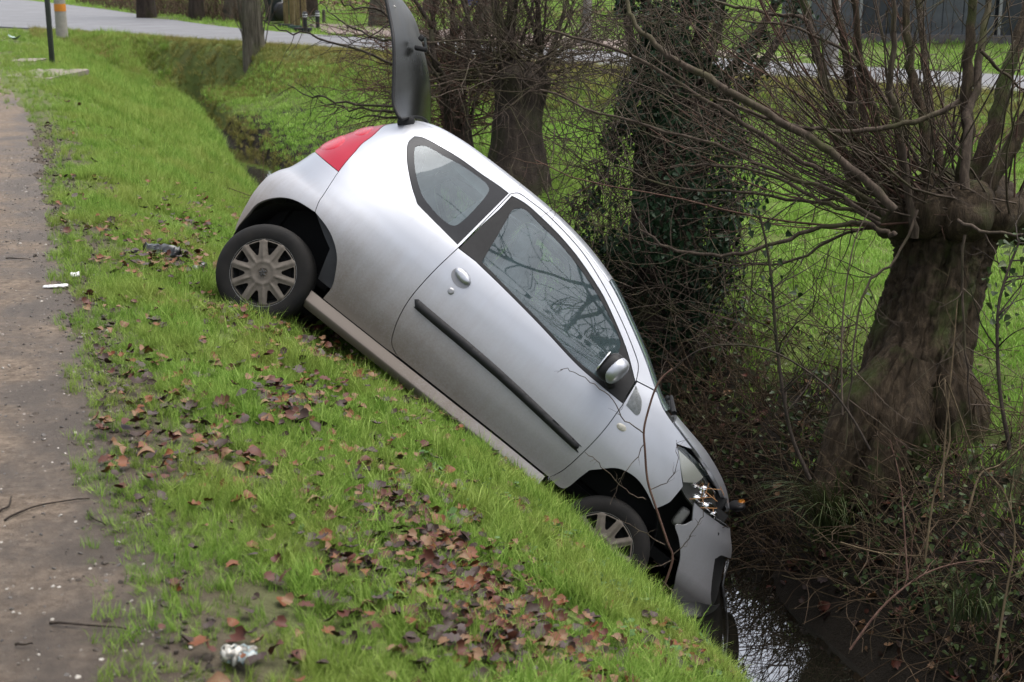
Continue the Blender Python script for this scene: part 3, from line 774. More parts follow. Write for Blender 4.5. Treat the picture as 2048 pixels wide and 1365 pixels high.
def panel(name, outer, holes=(), surf=SURF, mat=None, parent=None, step=.018, gap=.0025, off=0.0, depth=.012, dome=0.0, domew=.03, mirror=True, dims=None, objname=None):
    """a trimmed piece of the body surface with turned-in edges; returns right (and left) objects"""
    outer = np.array(outer, float)
    if area2(outer) < 0: outer = outer[::-1]
    outer = offset_loop(resample(outer, step), gap)
    hs = []
    for h in holes:
        h = np.array(h, float)
        if area2(h) < 0: h = h[::-1]
        hs.append(offset_loop(resample(h, step), -gap))
    lo, hi = outer.min(0), outer.max(0)
    gx, gy = np.meshgrid(np.arange(lo[0], hi[0], step), np.arange(lo[1], hi[1], step))
    G = np.stack([gx.ravel(), gy.ravel()], -1)
    G[:, 0] += np.where(np.round((G[:, 1] - lo[1]) / step).astype(int) % 2, step / 2, 0)
    k = inside(G, outer) & (seg_dist(G, outer) > step * .55)
    for h in hs: k &= ~inside(G, h) & (seg_dist(G, h) > step * .55)
    G = G[k]
    pts = [outer] + hs; n = 0; edges = []
    for L in pts:
        m = len(L); edges += [(n + i, n + (i + 1) % m) for i in range(m)]; n += m
    allp = np.concatenate(pts + [G])
    vo, eo, fo, ov, oe, of_ = delaunay_2d_cdt([Vector(p) for p in allp], edges, [], 0, 1e-7)
    Q = np.array([(v.x, v.y) for v in vo]); T = np.array([f for f in fo if len(f) == 3])
    cen = Q[T].mean(1)
    kk = inside(cen, outer)
    for h in hs: kk &= ~inside(cen, h)
    T = T[kk]
    back = {}
    for i, l in enumerate(ov):
        for o_ in l: back[o_] = i
    e = 1e-3
    P3 = surf(Q[:, 0], Q[:, 1])
    du = surf(Q[:, 0] + e, Q[:, 1]) - surf(Q[:, 0] - e, Q[:, 1]); dv = surf(Q[:, 0], Q[:, 1] + e) - surf(Q[:, 0], Q[:, 1] - e)
    N = np.cross(du, dv); N /= np.linalg.norm(N, axis=1)[:, None] + 1e-12
    o_amt = np.full(len(Q), off)
    if dome:
        dd = seg_dist(Q, outer); o_amt = o_amt + dome * np.sqrt(np.clip(1 - (1 - np.clip(dd / domew, 0, 1)) ** 2, 0, 1))
    P3 = P3 + N * o_amt[:, None]
    used = np.unique(T); remap = -np.ones(len(Q), int); remap[used] = np.arange(len(used))
    V = list(P3[used]); NN = list(N[used]); Fc = [tuple(remap[t]) for t in T]
    n = 0
    for L in pts:
        m = len(L); ids = [back[n + i] for i in range(m)]; n += m
        b0 = len(V)
        for i in ids: V.append(P3[i]); NN.append(N[i])
        for i in ids: V.append(P3[i] - N[i] * depth); NN.append(N[i])
        hole = L is not pts[0]
        for i in range(m):
            j = (i + 1) % m
            q = (b0 + i, b0 + m + i, b0 + m + j, b0 + j)
            Fc.append(q[::-1] if not hole else q)
    V = np.array(V); NN = np.array(NN)
    res = []
    nt = len(T)
    for side in ((1, -1) if mirror else (1,)):
        Vs = V * np.array([1, side, 1]); Fs = Fc if side == 1 else [f[::-1] for f in Fc]
        me = mesh_np(name, Vs, Fs, True)
        if not dome:
            ns = NN * np.array([1, side, 1])
            nl = len(used)
            # flange keeps geometric normals, the face takes the analytic ones
            me.update()
            cn = np.zeros((len(me.loops), 3), np.float32)
            vi = np.zeros(len(me.loops), np.int32); me.loops.foreach_get('vertex_index', vi)
            ls = np.zeros(len(me.polygons), np.int32); me.polygons.foreach_get('loop_start', ls)
            lt = np.zeros(len(me.polygons), np.int32); me.polygons.foreach_get('loop_total', lt)
            fn = np.zeros((len(me.polygons), 3), np.float32); me.polygons.foreach_get('normal', fn.ravel())
            fn = np.array([p_.normal[:] for p_ in me.polygons]) if not fn.any() else fn
            cn[:] = ns[vi]
            for q in range(nt, len(me.polygons)):
                cn[ls[q]:ls[q] + lt[q]] = fn[q]
            me.normals_split_custom_set(cn.tolist())
        res.append(link(objname or name, me, mat, parent[0 if side == 1 else 1] if isinstance(parent, (list, tuple)) else parent))
    return res

# ---- materials ----------------------------------------------------
def paint_mat():
    m = Mat('silver_paint', (.62, .63, .65), .3, .8, alb=1.0, **{'Coat Weight': .6, 'Coat Roughness': .05})
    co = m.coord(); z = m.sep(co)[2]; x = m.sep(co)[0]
    # sprayed road grime, with the ground's dark reflection painted into the lower flank
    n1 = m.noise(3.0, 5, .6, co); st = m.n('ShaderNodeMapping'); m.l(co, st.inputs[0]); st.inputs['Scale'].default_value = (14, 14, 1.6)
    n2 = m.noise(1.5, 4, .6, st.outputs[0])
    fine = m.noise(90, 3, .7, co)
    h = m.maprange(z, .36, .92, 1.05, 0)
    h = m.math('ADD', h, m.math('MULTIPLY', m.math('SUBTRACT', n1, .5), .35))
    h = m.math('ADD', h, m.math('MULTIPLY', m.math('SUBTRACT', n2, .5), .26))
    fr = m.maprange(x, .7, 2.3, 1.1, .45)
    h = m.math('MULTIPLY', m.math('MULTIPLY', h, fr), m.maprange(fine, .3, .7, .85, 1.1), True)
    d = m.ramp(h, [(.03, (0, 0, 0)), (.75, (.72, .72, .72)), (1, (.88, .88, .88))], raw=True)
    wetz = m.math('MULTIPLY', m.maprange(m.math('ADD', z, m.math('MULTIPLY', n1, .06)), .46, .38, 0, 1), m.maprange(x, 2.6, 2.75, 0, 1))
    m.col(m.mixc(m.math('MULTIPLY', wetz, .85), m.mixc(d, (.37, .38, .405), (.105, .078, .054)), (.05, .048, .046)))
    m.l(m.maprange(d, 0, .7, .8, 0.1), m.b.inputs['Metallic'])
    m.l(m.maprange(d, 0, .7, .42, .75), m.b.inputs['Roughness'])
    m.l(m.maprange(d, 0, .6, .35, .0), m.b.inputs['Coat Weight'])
    return m.m
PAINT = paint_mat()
TRIM = plain('black_plastic_trim', (.016, .016, .017), .6, var=.3, scale=30, spec=.25)
TRIMG = plain('gloss_black_surround', (.02, .021, .024), .2, var=.2, scale=10, spec=.3)
DARK = plain('underbody_black', (.008, .008, .008), .9, var=.3)
RUBBER = Mat('tyre_rubber', (.017, .017, .017), .8, 0, .2); RUBBER.col(RUBBER.ramp(RUBBER.noise(9, 5), [(.35, (.008, .008, .008)), (.7, (.020, .018, .016))])); RUBBER = RUBBER.m
def glass_mat(name, tint, refl=1.0, film_mix=1.0):
    m = Mat(name, (0, 0, 0), .02)
    m.t.nodes.remove(m.b)
    out = m.t.nodes['Material Output']
    tr = m.n('ShaderNodeBsdfTransparent'); tr.inputs[0].default_value = (*tint, 1)
    gl = m.n('ShaderNodeBsdfGlossy'); gl.inputs['Roughness'].default_value = .01; gl.inputs['Color'].default_value = (.95, .98, 1, 1)
    fr = m.n('ShaderNodeFresnel'); fr.inputs[0].default_value = 1.5
    co = m.coord(); film = m.noise(5, 5, .7, co)
    f = m.math('ADD', m.math('MULTIPLY', fr.outputs[0], refl), m.maprange(film, .4, .8, 0, .03), True)
    mx = m.n('ShaderNodeMixShader'); m.l(f, mx.inputs[0]); m.l(tr.outputs[0], mx.inputs[1]); m.l(gl.outputs[0], mx.inputs[2])
    # thin blue-green diffuse film over the glass
    df = m.n('ShaderNodeBsdfDiffuse'); df.inputs[0].default_value = (.20, .28, .30, 1)
    mx2 = m.n('ShaderNodeMixShader'); m.l(m.maprange(film, .3, .8, .10 * film_mix, .2 * film_mix), mx2.inputs[0]); m.l(mx.outputs[0], mx2.inputs[1]); m.l(df.outputs[0], mx2.inputs[2])
    m.l(mx2.outputs[0], out.inputs[0])
    return m.m
GLASS = glass_mat('window_glass', (.60, .72, .72), 2.0)
WGLASS = glass_mat('windscreen_glass', (.5, .6, .52), 2.0)
LENS = glass_mat('headlight_cover', (.95, .95, .94), 1.0, .15)
RED = Mat('tail_light_red', (.25, .004, .018), .28, 0, .3, 1.0, **{'Coat Weight': .0}).m
REDB = Mat('tail_light_bright_red', (.31, .006, .018), .22, 0, .35, 1.0, **{'Coat Weight': .0}).m
CHROME = Mat('chrome_reflector', (.82, .82, .82), .12, 1.0, alb=1.0).m
CAPM = Mat('dirty_hubcap', (.16, .14, .12), .65, .1, .3)
CAPM.col(CAPM.ramp(CAPM.noise(14, 6, .7), [(.3, (.10, .084, .066)), (.62, (.17, .146, .12)), (.8, (.215, .19, .165))])); CAPM = CAPM.m
CAPEDGE = plain('hubcap_bare_edge', (.42, .41, .39), .4, .4, var=.2)
SEATM = plain('seat_cloth', (.16, .17, .18), .9, var=.3, scale=20)
BAGM = plain('pale_inner_trim', (.34, .35, .35), .8, var=.2)
AMBER = Mat('amber_plastic', (.45, .16, .02), .2).m

# ---- traced curves (pixels of the photograph) ---------------------
door_rear = smooth_px([(1021, 388), (969, 442), (918, 494), (864, 546), (820, 597), (797, 637), (785, 671), (784, 692), (795, 714)])
door_bot = smooth_px([(795, 714), (900, 797), (1000, 876), (1098, 956)])
door_front = smooth_px([(1098, 956), (1128, 940), (1170, 902), (1209, 860), (1245, 811)])
door_sail = px([(1245, 811), (1273, 762)])
door_top = smooth_px([(1273, 762), (1277, 735), (1272, 712), (1252, 661), (1228, 610), (1201, 560), (1168, 509), (1134, 469), (1093, 428), (1060, 402), (1038, 387), (1021, 388)])
door_loop = door_rear[:-1] + door_bot[:-1] + door_front[:-1] + door_sail[:-1] + door_top[:-1]
dblack = px([(918, 497), (952, 521)]) [:1] + smooth_px([(952, 523), (1016, 585), (1083, 653), (1151, 726), (1199, 768), (1245, 806)])[:-1] + px([(1245, 806), (1270, 763)])[:-1] + smooth_px([(1270, 763), (1250, 692), (1214, 608), (1190, 566), (1156, 516), (1121, 474), (1087, 440), (1056, 412), (1036, 399), (1024, 393)])[:-1] + px([(1024, 393), (1000, 419), (960, 455)])
dglass = px([(964, 524), (1013, 441)])[:-1] + smooth_px([(1013, 441), (1024, 422), (1034, 417), (1052, 420), (1083, 451), (1117, 484), (1151, 525), (1184, 572), (1208, 612), (1232, 660), (1242, 686)])[:-1] + px([(1242, 686), (1235, 716), (1205, 762)])[:-1] + smooth_px([(1205, 762), (1151, 717), (1083, 645), (1016, 577), (964, 524)])[:-1]
qblack = smooth_px([(829, 273), (817, 285), (814, 310), (819, 351), (831, 395), (844, 418), (881, 455), (915, 489)])[:-1] + px([(915, 489), (1017, 387)])[:-1] + smooth_px([(1017, 387), (996, 371), (962, 348), (925, 321), (881, 294), (847, 276), (829, 273)])[:-1]
qglass = smooth_px([(842, 291), (831, 295), (829, 321), (836, 364), (854, 405), (881, 435), (905, 451), (925, 442), (955, 412), (976, 385), (976, 372), (962, 358), (928, 334), (891, 314), (858, 295), (842, 291)])[:-1]
arch_r = smooth_px([(630, 425), (652, 453), (666, 481), (673, 513), (670, 545), (663, 573), (645, 597)])
arch_rb = smooth_px([(473, 458), (490, 436), (511, 411), (540, 398), (568, 396), (596, 404), (630, 425)])
seam_b = smooth_px([(677, 344), (663, 365), (645, 393), (630, 425)])
tail_seam = smooth_px([(801, 238), (757, 261), (722, 290), (701, 314), (677, 344)])
sill_top = smooth_px([(645, 597), (795, 716), (900, 799), (1000, 878), (1098, 958)])
arch_f = smooth_px([(1098, 958), (1128, 978), (1161, 955), (1199, 940), (1237, 938), (1270, 955), (1292, 983), (1309, 1019)]) 
wing_end = px([(1309, 1019), (1340, 1005), (1366, 974)]); lamp_back = smooth_px([(1366, 974), (1361, 930), (1353, 888)])
def rail(x0, x1, n=60):
    xs = np.linspace(x0, x1, n); return [(float(p_of(x, z_rail(x))), float(z_rail(x))) for x in xs]
X_REAR = float(SURF(*tail_seam[0])[0]) + .004
X_COWL, X_WS0 = 2.225, 1.535
X_LAMP = 2.47
tail_top = tail_seam[0]
cut_w = px([(1274, 764)])[0]
repeater = smooth_px([(1272, 770), (1284, 800), (1285, 815), (1276, 833), (1262, 822), (1251, 811)], 3) + px([(1251, 811)])
# ---- body side: quarter panel, roof rail and windscreen pillar ----
side_loop = tail_seam[:-1] + seam_b[:-1] + arch_r[:-1] + sill_top[:sill_top.index(sill_top[5])] 
side_loop = tail_seam[:-1] + seam_b[:-1] + arch_r[:-1] + sill_top[:5] + [door_rear[-1]] + door_rear[::-1][1:] + door_top[::-1][1:] + [(float(p_of(2.12, z_rail(2.12))), float(z_rail(2.12)))] + rail(X_REAR, 2.10)[::-1]
wing_loop = [cut_w] + door_sail[::-1][1:] + door_front[::-1][1:] + arch_f[1:-1] + wing_end[:-1] + lamp_back + rail(2.125, X_LAMP)[::-1]
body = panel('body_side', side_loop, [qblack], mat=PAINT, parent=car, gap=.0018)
for o in panel('quarter_window_surround', qblack, [qglass], mat=TRIMG, parent=car, off=-.001, gap=.001): pass
for o in panel('quarter_window', qglass, mat=GLASS, parent=car, off=-.002, gap=-.002, depth=.004): pass
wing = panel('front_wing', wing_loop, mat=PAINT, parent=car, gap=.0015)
panel('side_repeater', repeater, mat=LENS, parent=wing, off=.002, dome=.006, domew=.02, depth=.004)
panel('repeater_base', repeater, mat=plain('repeater_white', (.55, .55, .52), .3, var=.3, scale=40), parent=wing, off=.0012, depth=.001, gap=.002)
def oval(cx, cy, a, b, ang, n=20):
    c, s = math.cos(ang), math.sin(ang)
    return [(cx + a * math.cos(t) * c - b * math.sin(t) * s, cy + a * math.cos(t) * s + b * math.sin(t) * c) for t in np.linspace(0, 2 * math.pi, n, endpoint=False)]
panel('wing_badge', px(oval(1243, 855, 11, 7, .6)), mat=plain('badge_cream', (.5, .48, .4), .4, var=.3, scale=80), parent=wing, off=.001, dome=.006, domew=.012, gap=0, step=.008)
# ---- door ---------------------------------------------------------
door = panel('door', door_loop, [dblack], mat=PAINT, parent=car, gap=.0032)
panel('window_frame', dblack, [dglass], mat=TRIM, parent=door, off=-.001, gap=.001)
panel('window_glass', dglass, mat=GLASS, parent=door, off=-.004, gap=-.003, depth=.004)
strip = smooth_px([(829, 599), (838, 600), (852, 612), (1000, 738), (1150, 880), (1158, 892), (1154, 898), (1143, 895), (995, 758), (842, 628), (830, 613)], 4) + px([(830, 613)])
panel('rub_strip', strip, mat=TRIM, parent=door, off=.002, dome=.014, domew=.022, gap=0, step=.012, depth=.006)
hand_c = px(oval(922, 557, 23, 17, .85, 28))
panel('handle_cup', hand_c, mat=plain('handle_recess', (.30, .30, .31), .35, .4, var=.15), parent=door, off=.0015, gap=0, step=.008, depth=.004)
panel('door_handle', px(oval(926, 554, 21, 10.5, .85, 24)), mat=PAINT, parent=door, off=.006, dome=.020, domew=.022, gap=0, step=.007, depth=.012)
panel('door_lock', px(oval(902, 583, 7, 7, 0, 16)), mat=plain('lock_steel', (.35, .35, .35), .35, .7), parent=door, off=.001, dome=.004, domew=.008, gap=0, step=.006, mirror=False)
# door mirror: dark shell with a silver cap
def blob(name, c, rx, ry, rz, cut=None, n=24, m_=14, rot=None, power=2.3):
    V = []
    for i in range(m_ + 1):
        ph = math.pi * i / m_ - math.pi / 2
        for j in range(n):
            t = 2 * math.pi * j / n
            f = lambda a: math.copysign(abs(a) ** (2 / power), a)
            v = np.array([rx * f(math.cos(ph)) * f(math.cos(t)), ry * f(math.cos(ph)) * f(math.sin(t)), rz * f(math.sin(ph))])
            V.append(v)
    V = np.array(V)
    if rot is not None: V = V @ np.array(rot.to_matrix()).T if hasattr(rot, 'to_matrix') else V @ np.array(rot).T
    V = V + np.array(c)
    Fs = [(i * n + j, i * n + (j + 1) % n, (i + 1) * n + (j + 1) % n, (i + 1) * n + j) for i in range(m_) for j in range(n)]
    return mesh_np(name, V, Fs, True)
mx_, mz_ = on_y(1226, 738, -.90)
from mathutils import Euler
for side in (1, -1):
    par = door[0 if side == 1 else 1]
    mr = link('door_mirror', blob('door_mirror', (mx_ - .012, -side * .885, mz_), .060, .085, .085, rot=Euler((0, .15, 0)), power=2.6), TRIM, par)
    link('mirror_cap', blob('mirror_cap', (mx_ + .018, -side * .895, mz_ + .002), .052, .088, .080, rot=Euler((0, .15, 0)), power=2.5), PAINT, mr)
    link('mirror_glass', blob('mirror_glass', (mx_ - .066, -side * .892, mz_), .008, .070, .066, power=3.2), CHROME, mr)
    tb = Tubes(); tb.add([(mx_ + .05, -side * .75, mz_ - .075), (mx_ + .03, -side * .82, mz_ - .07), (mx_, -side * .88, mz_ - .03)], [.032, .026, .03], 10, True)
    link('mirror_foot', tb.mesh('mirror_foot'), TRIM, mr)
# ---- sill, below the door -----------------------------------------
st_ = np.array(sill_top)
def SILL(p, s):
    p = np.asarray(p, float); s = np.asarray(s, float)
    zt = np.interp(p, st_[:, 0], st_[:, 1]) - .004
    b = SURF(p, zt)
    a = np.clip(s, 0, 1) * 2.2
    y = b[..., 1] - .004 - .026 * np.sin(a * .95 + .0)
    return np.stack([b[..., 0], y + .05 * np.clip(s - .55, 0, 1) ** 1.5 * 3, zt - .10 * s], -1)
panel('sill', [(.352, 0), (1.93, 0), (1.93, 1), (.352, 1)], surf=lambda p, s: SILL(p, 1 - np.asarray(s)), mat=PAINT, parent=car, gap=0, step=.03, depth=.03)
# ---- rear bumper and tail lights ----------------------------------
PMID = XMR - LR * math.pi / 2
lamp_low = px([(677, 344), (650, 322), (630, 304)])
def wrap_line(a, b, n=12):
    return [tuple(np.array(a) + (np.array(b) - np.array(a)) * i / n) for i in range(n + 1)]
bump_bl = px([(473, 458)])[0]
half = seam_b[::-1] + lamp_low[1:] + [(PMID + .16, lamp_low[-1][1] - .02), (PMID, lamp_low[-1][1] - .03)]
low = arch_rb[::-1] + [(bump_bl[0] - .03, bump_bl[1] - .03), (PMID + .25, .34), (PMID, .34)]
half = list(half); low = list(low)
loopR = low[:0] + [low[0]] + half[1:] + [(2 * PMID - p, z) for p, z in half[::-1][1:]] + [(2 * PMID - p, z) for p, z in low[1:]] + low[::-1][1:-1]
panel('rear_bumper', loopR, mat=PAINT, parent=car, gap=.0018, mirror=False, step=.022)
tl_in = [(PMID + .30, lamp_low[-1][1] - .005)]
tail_loop = tail_seam + lamp_low[1:] + [(lamp_low[-1][0] - .10, lamp_low[-1][1] + .01), (lamp_low[-1][0] - .06, 1.2), (tail_top[0] - .10, 1.36), (tail_top[0] - .05, tail_top[1] - .01)]
tail = panel('tail_light', tail_loop, mat=RED, parent=car, gap=.0015, off=.002, step=.015)
for (cx, cy, a, b, an) in ((664, 285, 30, 15, -.35), (727, 259, 24, 12, -.35)):
    c = px(oval(cx, cy, a, b, an, 28))
    panel('lamp_bulge', c, mat=REDB, parent=tail, off=-.001, dome=.009, domew=.05, gap=0, step=.009, depth=.004)
tb = Tubes(); ps = [SURF(q[0], q[1]) * np.array([1, 1, 1]) for q in (bump_bl,)]
# ---- roof, windscreen, bonnet -------------------------------------
panel('roof', [(X_REAR, 0), (X_WS0, 0), (X_WS0, 2), (X_REAR, 2)], surf=TOP, mat=PAINT, parent=car, gap=0, step=.05, depth=.02, mirror=False)
ws = panel('windscreen', [(X_WS0 + .004, .03), (X_COWL, .03), (X_COWL + .02, .5), (X_COWL + .03, 1), (X_COWL + .02, 1.5), (X_COWL, 1.97), (X_WS0 + .004, 1.97)], surf=TOP, mat=WGLASS, parent=car, gap=0, step=.04, depth=.006, mirror=False)
panel('bonnet', [(2.30, .06), (2.56, .04), (2.78, .10), (2.86, .4), (2.90, 1), (2.86, 1.6), (2.78, 1.9), (2.56, 1.96), (2.30, 1.94), (2.30, 1)], surf=TOP, mat=PAINT, parent=car, gap=0, step=.04, depth=.02, off=.004, mirror=False)
panel('scuttle', [(2.205, 0.02), (2.32, .03), (2.32, 1.97), (2.205, 1.98)], surf=TOP, mat=TRIM, parent=car, gap=0, step=.05, off=-.022, mirror=False)
for k, s0 in enumerate((.28, .95)):
    tb = Tubes(); P0 = TOP(2.27, s0); P1 = TOP(2.205, s0 + .18); P2 = TOP(2.21, s0 + .62)
    tb.add([P0 + [0, 0, .012], P1 + [0, 0, .045], P2 + [0, 0, .028]], [.016, .010, .008], 6, True)
    link('wiper', tb.mesh('wiper'), TRIM, car)
# ---- headlight ----------------------------------------------------
lamp = smooth_px([(1366, 974), (1361, 930), (1353, 888)])[:-1] + smooth_px([(1353, 888), (1372, 898), (1392, 918), (1420, 950), (1444, 990)])[:-1] + px([(1444, 990), (1447, 1040)])[:-1] + smooth_px([(1447, 1040), (1412, 1026), (1385, 1003), (1366, 974)])[:-1]
hl = panel('headlight', lamp, mat=plain('lamp_housing', (.12, .12, .11), .4, .2, var=.4), parent=car, gap=.002, off=-.040, depth=.02)
lamp_up = px([(1366, 972), (1360, 930), (1355, 891), (1372, 901), (1392, 921), (1416, 950), (1408, 965), (1390, 970)])
panel('lamp_cover', lamp_up, mat=LENS, parent=hl, gap=0, off=.001, depth=.006)
panel('lamp_inner', px([(1368, 965), (1362, 930), (1358, 900), (1390, 930), (1408, 955), (1395, 966)]), mat=Mat('lamp_cream', (.72, .70, .62), .3, .3, alb=1.0).m, parent=hl, gap=0, off=-.006, depth=.006)
for (cx, cy, rr) in ((1402, 962, 19), (1424, 984, 17), (1405, 1000, 12), (1428, 1016, 14), (1441, 1030, 10)):
    c = px(oval(cx, cy, rr, rr * .8, .9, 18))
    panel('reflector', c, mat=CHROME, parent=hl, gap=0, off=-.038, dome=.03, domew=rr / 360, step=.008, depth=.006)
tb = Tubes()
for k in range(10):
    a = SURF(*px([(1398 + 45 * random.random(), 975 + 50 * random.random())])[0]); d = np.array([random.uniform(-1, 1), -.2, random.uniform(-1, 1)]) * .05
    tb.add([a - d + [0, -.012, 0], a + d + [0, -.016, 0]], .0022, 4)
link('reed_bits', tb.mesh('reed_bits'), plain('dry_reed', (.42, .2, .07), .8), hl[0])
# ---- front bumper -------------------------------------------------
PFM = XMF + LF * math.pi / 2
bt = px([(1389, 1005), (1410, 1026), (1440, 1048), (1461, 1057)])
bl = smooth_px([(1389, 1006), (1386, 1032), (1385, 1042)])[:-1] + smooth_px([(1385, 1042), (1370, 1050), (1351, 1052), (1358, 1078), (1361, 1112), (1352, 1155), (1338, 1197)])
bb = px([(1338, 1197), (1352, 1230), (1380, 1262), (1413, 1275)])
fog = smooth_px([(1430, 1118), (1448, 1112), (1466, 1124), (1462, 1165), (1450, 1205), (1436, 1236), (1424, 1240), (1422, 1200), (1424, 1150)], 4)[:-1]
ztop = bt[-1][1]
rightb = bl[::-1] + bt[1:] + [(PFM - .08, ztop), (PFM, ztop)]
lowb = bb + [(PFM - .10, bb[-1][1] - .01), (PFM, bb[-1][1] - .01)]
loopF = rightb + [(2 * PFM - p, z) for p, z in rightb[::-1][1:]] + [(2 * PFM - p, z) for p, z in lowb[1:]] + lowb[::-1][1:-1]
fogm = [(2 * PFM - p, z) for p, z in fog]
fb = panel('front_bumper', loopF, [fog, fogm], mat=PAINT, parent=car, gap=0, mirror=False, step=.02, depth=.008)
panel('fog_recess', fog, mat=DARK, parent=fb * 2, gap=-.004, off=-.03, depth=.01)
panel('bumper_skirt', bb[:-1] + px([(1413, 1275), (1437, 1250), (1452, 1207), (1440, 1208), (1395, 1203)]), mat=plain('wet_grey_plastic', (.05, .05, .052), .3, var=.3), parent=fb * 2, gap=0, off=.002, depth=.006)
# black trim piece by the far headlight, bottle behind the loose bumper
q = np.array([*on_y(1474, 1012, .05)])
link('grille_trim', blob('grille_trim', (q[0], .05, q[1]), .03, .22, .045, rot=Euler((0, .7, 0))), TRIM, car)
q = np.array([*on_y(1478, 1003, .0)])
link('loose_lamp', blob('loose_lamp', (q[0] + .01, .0, q[1]), .012, .10, .030, rot=Euler((0, .5, 0))), AMBER, car)
q = np.array([*on_y(1374, 1030, -.62)])
link('washer_bottle', blob('washer_bottle', (q[0] - .02, -.60, q[1] - .03), .03, .05, .06, power=4), plain('milky_plastic', (.25, .25, .23), .5), car)
link('crash_beam', box_mesh('crash_beam', (.06, 1.1, .12), (2.86, 0, .66), .015), DARK, car)
# ---- open tailgate ------------------------------------------------
nl = [(772, -8), (784, 46), (790, 82), (792, 128), (791, 174), (791, 205), (797, 226), (806, 242)]
nr = [(797, -8), (829, 37), (843, 88), (852, 124), (857, 156), (859, 183), (858, 215), (857, 246)]
Nn = catmull([(*on_y(x, y, -.50),) for x, y in nl], 4); An = catmull([(*on_y(x, y, 0.0),) for x, y in nr], 4)
ys = np.linspace(-1, 1, 29); hw = np.interp(np.linspace(0, 1, len(Nn)), [0, .3, 1], [.44, .50, .53])
V = []; 
for k in range(len(Nn)):
    for y in ys:
        f = 1 - abs(y) ** 2.2
        xz = Nn[k] + (An[k] - Nn[k]) * f
        V.append((xz[0], y * hw[k], xz[1]))
V = np.array(V); m_, n_ = len(Nn), len(ys)
inn = V + np.array([-.016, 0, -.010])
Fq = []
for k in range(m_ - 1):
    for j in range(n_ - 1):
        a = k * n_ + j
        Fq += [(a, a + 1, a + n_ + 1, a + n_), (m_ * n_ + a, m_ * n_ + a + n_, m_ * n_ + a + n_ + 1, m_ * n_ + a + 1)]
rim = [k * n_ for k in range(m_)] + [(m_ - 1) * n_ + j for j in range(1, n_)] + [k * n_ + n_ - 1 for k in range(m_ - 2, -1, -1)] + [j for j in range(n_ - 2, 0, -1)]
for a, b in zip(rim, rim[1:] + rim[:1]): Fq.append((a, b, b + m_ * n_, a + m_ * n_))
me = mesh_np('tailgate', np.concatenate([V, inn]), Fq, True, 50)
bm = bmesh.new(); bm.from_mesh(me); bmesh.ops.recalc_face_normals(bm, faces=bm.faces); bm.to_mesh(me); bm.free()
tgm = Mat('tailgate_glass', (.03, .033, .034), .3, 0, .4)
co = tgm.coord(); sp = tgm.sep(co); tt = tgm.math('ADD', tgm.math('MULTIPLY', sp[0], -.59), tgm.math('MULTIPLY', sp[2], .80)); ss = tgm.math('ADD', tgm.math('MULTIPLY', sp[0], .80), tgm.math('MULTIPLY', sp[2], .59))
cb = tgm.n('ShaderNodeCombineXYZ'); tgm.l(tgm.math('MULTIPLY', ss, 26), cb.inputs[0]); tgm.l(tgm.math('MULTIPLY', sp[1], 10), cb.inputs[1]); tgm.l(tgm.math('MULTIPLY', tt, 1.2), cb.inputs[2])
nz = tgm.math('ADD', tgm.math('MULTIPLY', tgm.noise(1.0, 3, .5, cb.outputs[0]), .6), tgm.maprange(tt, 1.45, 1.75, 0, .38))
tgm.col(tgm.ramp(nz, [(.35, (.010, .011, .010)), (.55, (.025, .026, .025)), (.75, (.06, .06, .056))])); tgm.rgh(tgm.maprange(nz, .4, .7, .25, .5))
tg = link('tailgate', me, tgm.m, car)
tb = Tubes(); tb.add(V[rim + rim[:1]] + np.array([-.008, 0, -.005]), .011, 6); link('rim_seal', tb.mesh('rim_seal'), TRIM, tg)
for sy in ():
    tb = Tubes(); e0 = V[5 * n_ if sy < 0 else 5 * n_ + n_ - 1]; tb.add([e0 + [-.02, -sy * .03, -.02], np.array([.0, sy * .50, 1.30])], [.006, .009], 7, True); link('gas_strut', tb.mesh('gas_strut'), TRIM, tg)
x0, z0 = on_y(832, 96, -.30); x1, z1 = on_y(852, 100, -.30)
bm = bmesh.new(); ang = math.atan2(z1 - z0, x1 - x0)
box_bm(bm, (.075, .05, .022), ((x0 + x1) / 2, -.30, (z0 + z1) / 2), Euler((0, -ang, 0)).to_matrix(), .006)
link('wiper_bracket', bm_mesh('wiper_bracket', bm), TRIM, tg)
xa, za = on_y(849, 76, -.30); xb, zb = on_y(853, 100, -.30)
tb = Tubes(); tb.add([(xa, -.30, za), (xb, -.30, zb)], [.010, .008], 8, True); link('bracket_pin', tb.mesh('bracket_pin'), plain('pin_steel', (.4, .41, .44), .35, .6), tg)
bm = bmesh.new(); x0, z0 = on_y(843, 77, -.30)
box_bm(bm, (.03, .04, .03), (x0, -.30, z0), None, .006); link('hinge_block', bm_mesh('hinge_block', bm), TRIM, tg)
for sy in (-1, 1):
    xa, za = on_y(803, 236, -.45); 
    bm = bmesh.new(); box_bm(bm, (.10, .05, .05), (xa + .03, sy * .42, za - .0), Euler((0, -.6, 0)).to_matrix(), .01); link('hinge', bm_mesh('hinge', bm), TRIM, tg)
xa, za = on_y(788, 16, -.36); link('glass_stud', blob('glass_stud', (xa, -.37, za), .012, .012, .012), plain('stud', (.3, .3, .28), .5), tg)
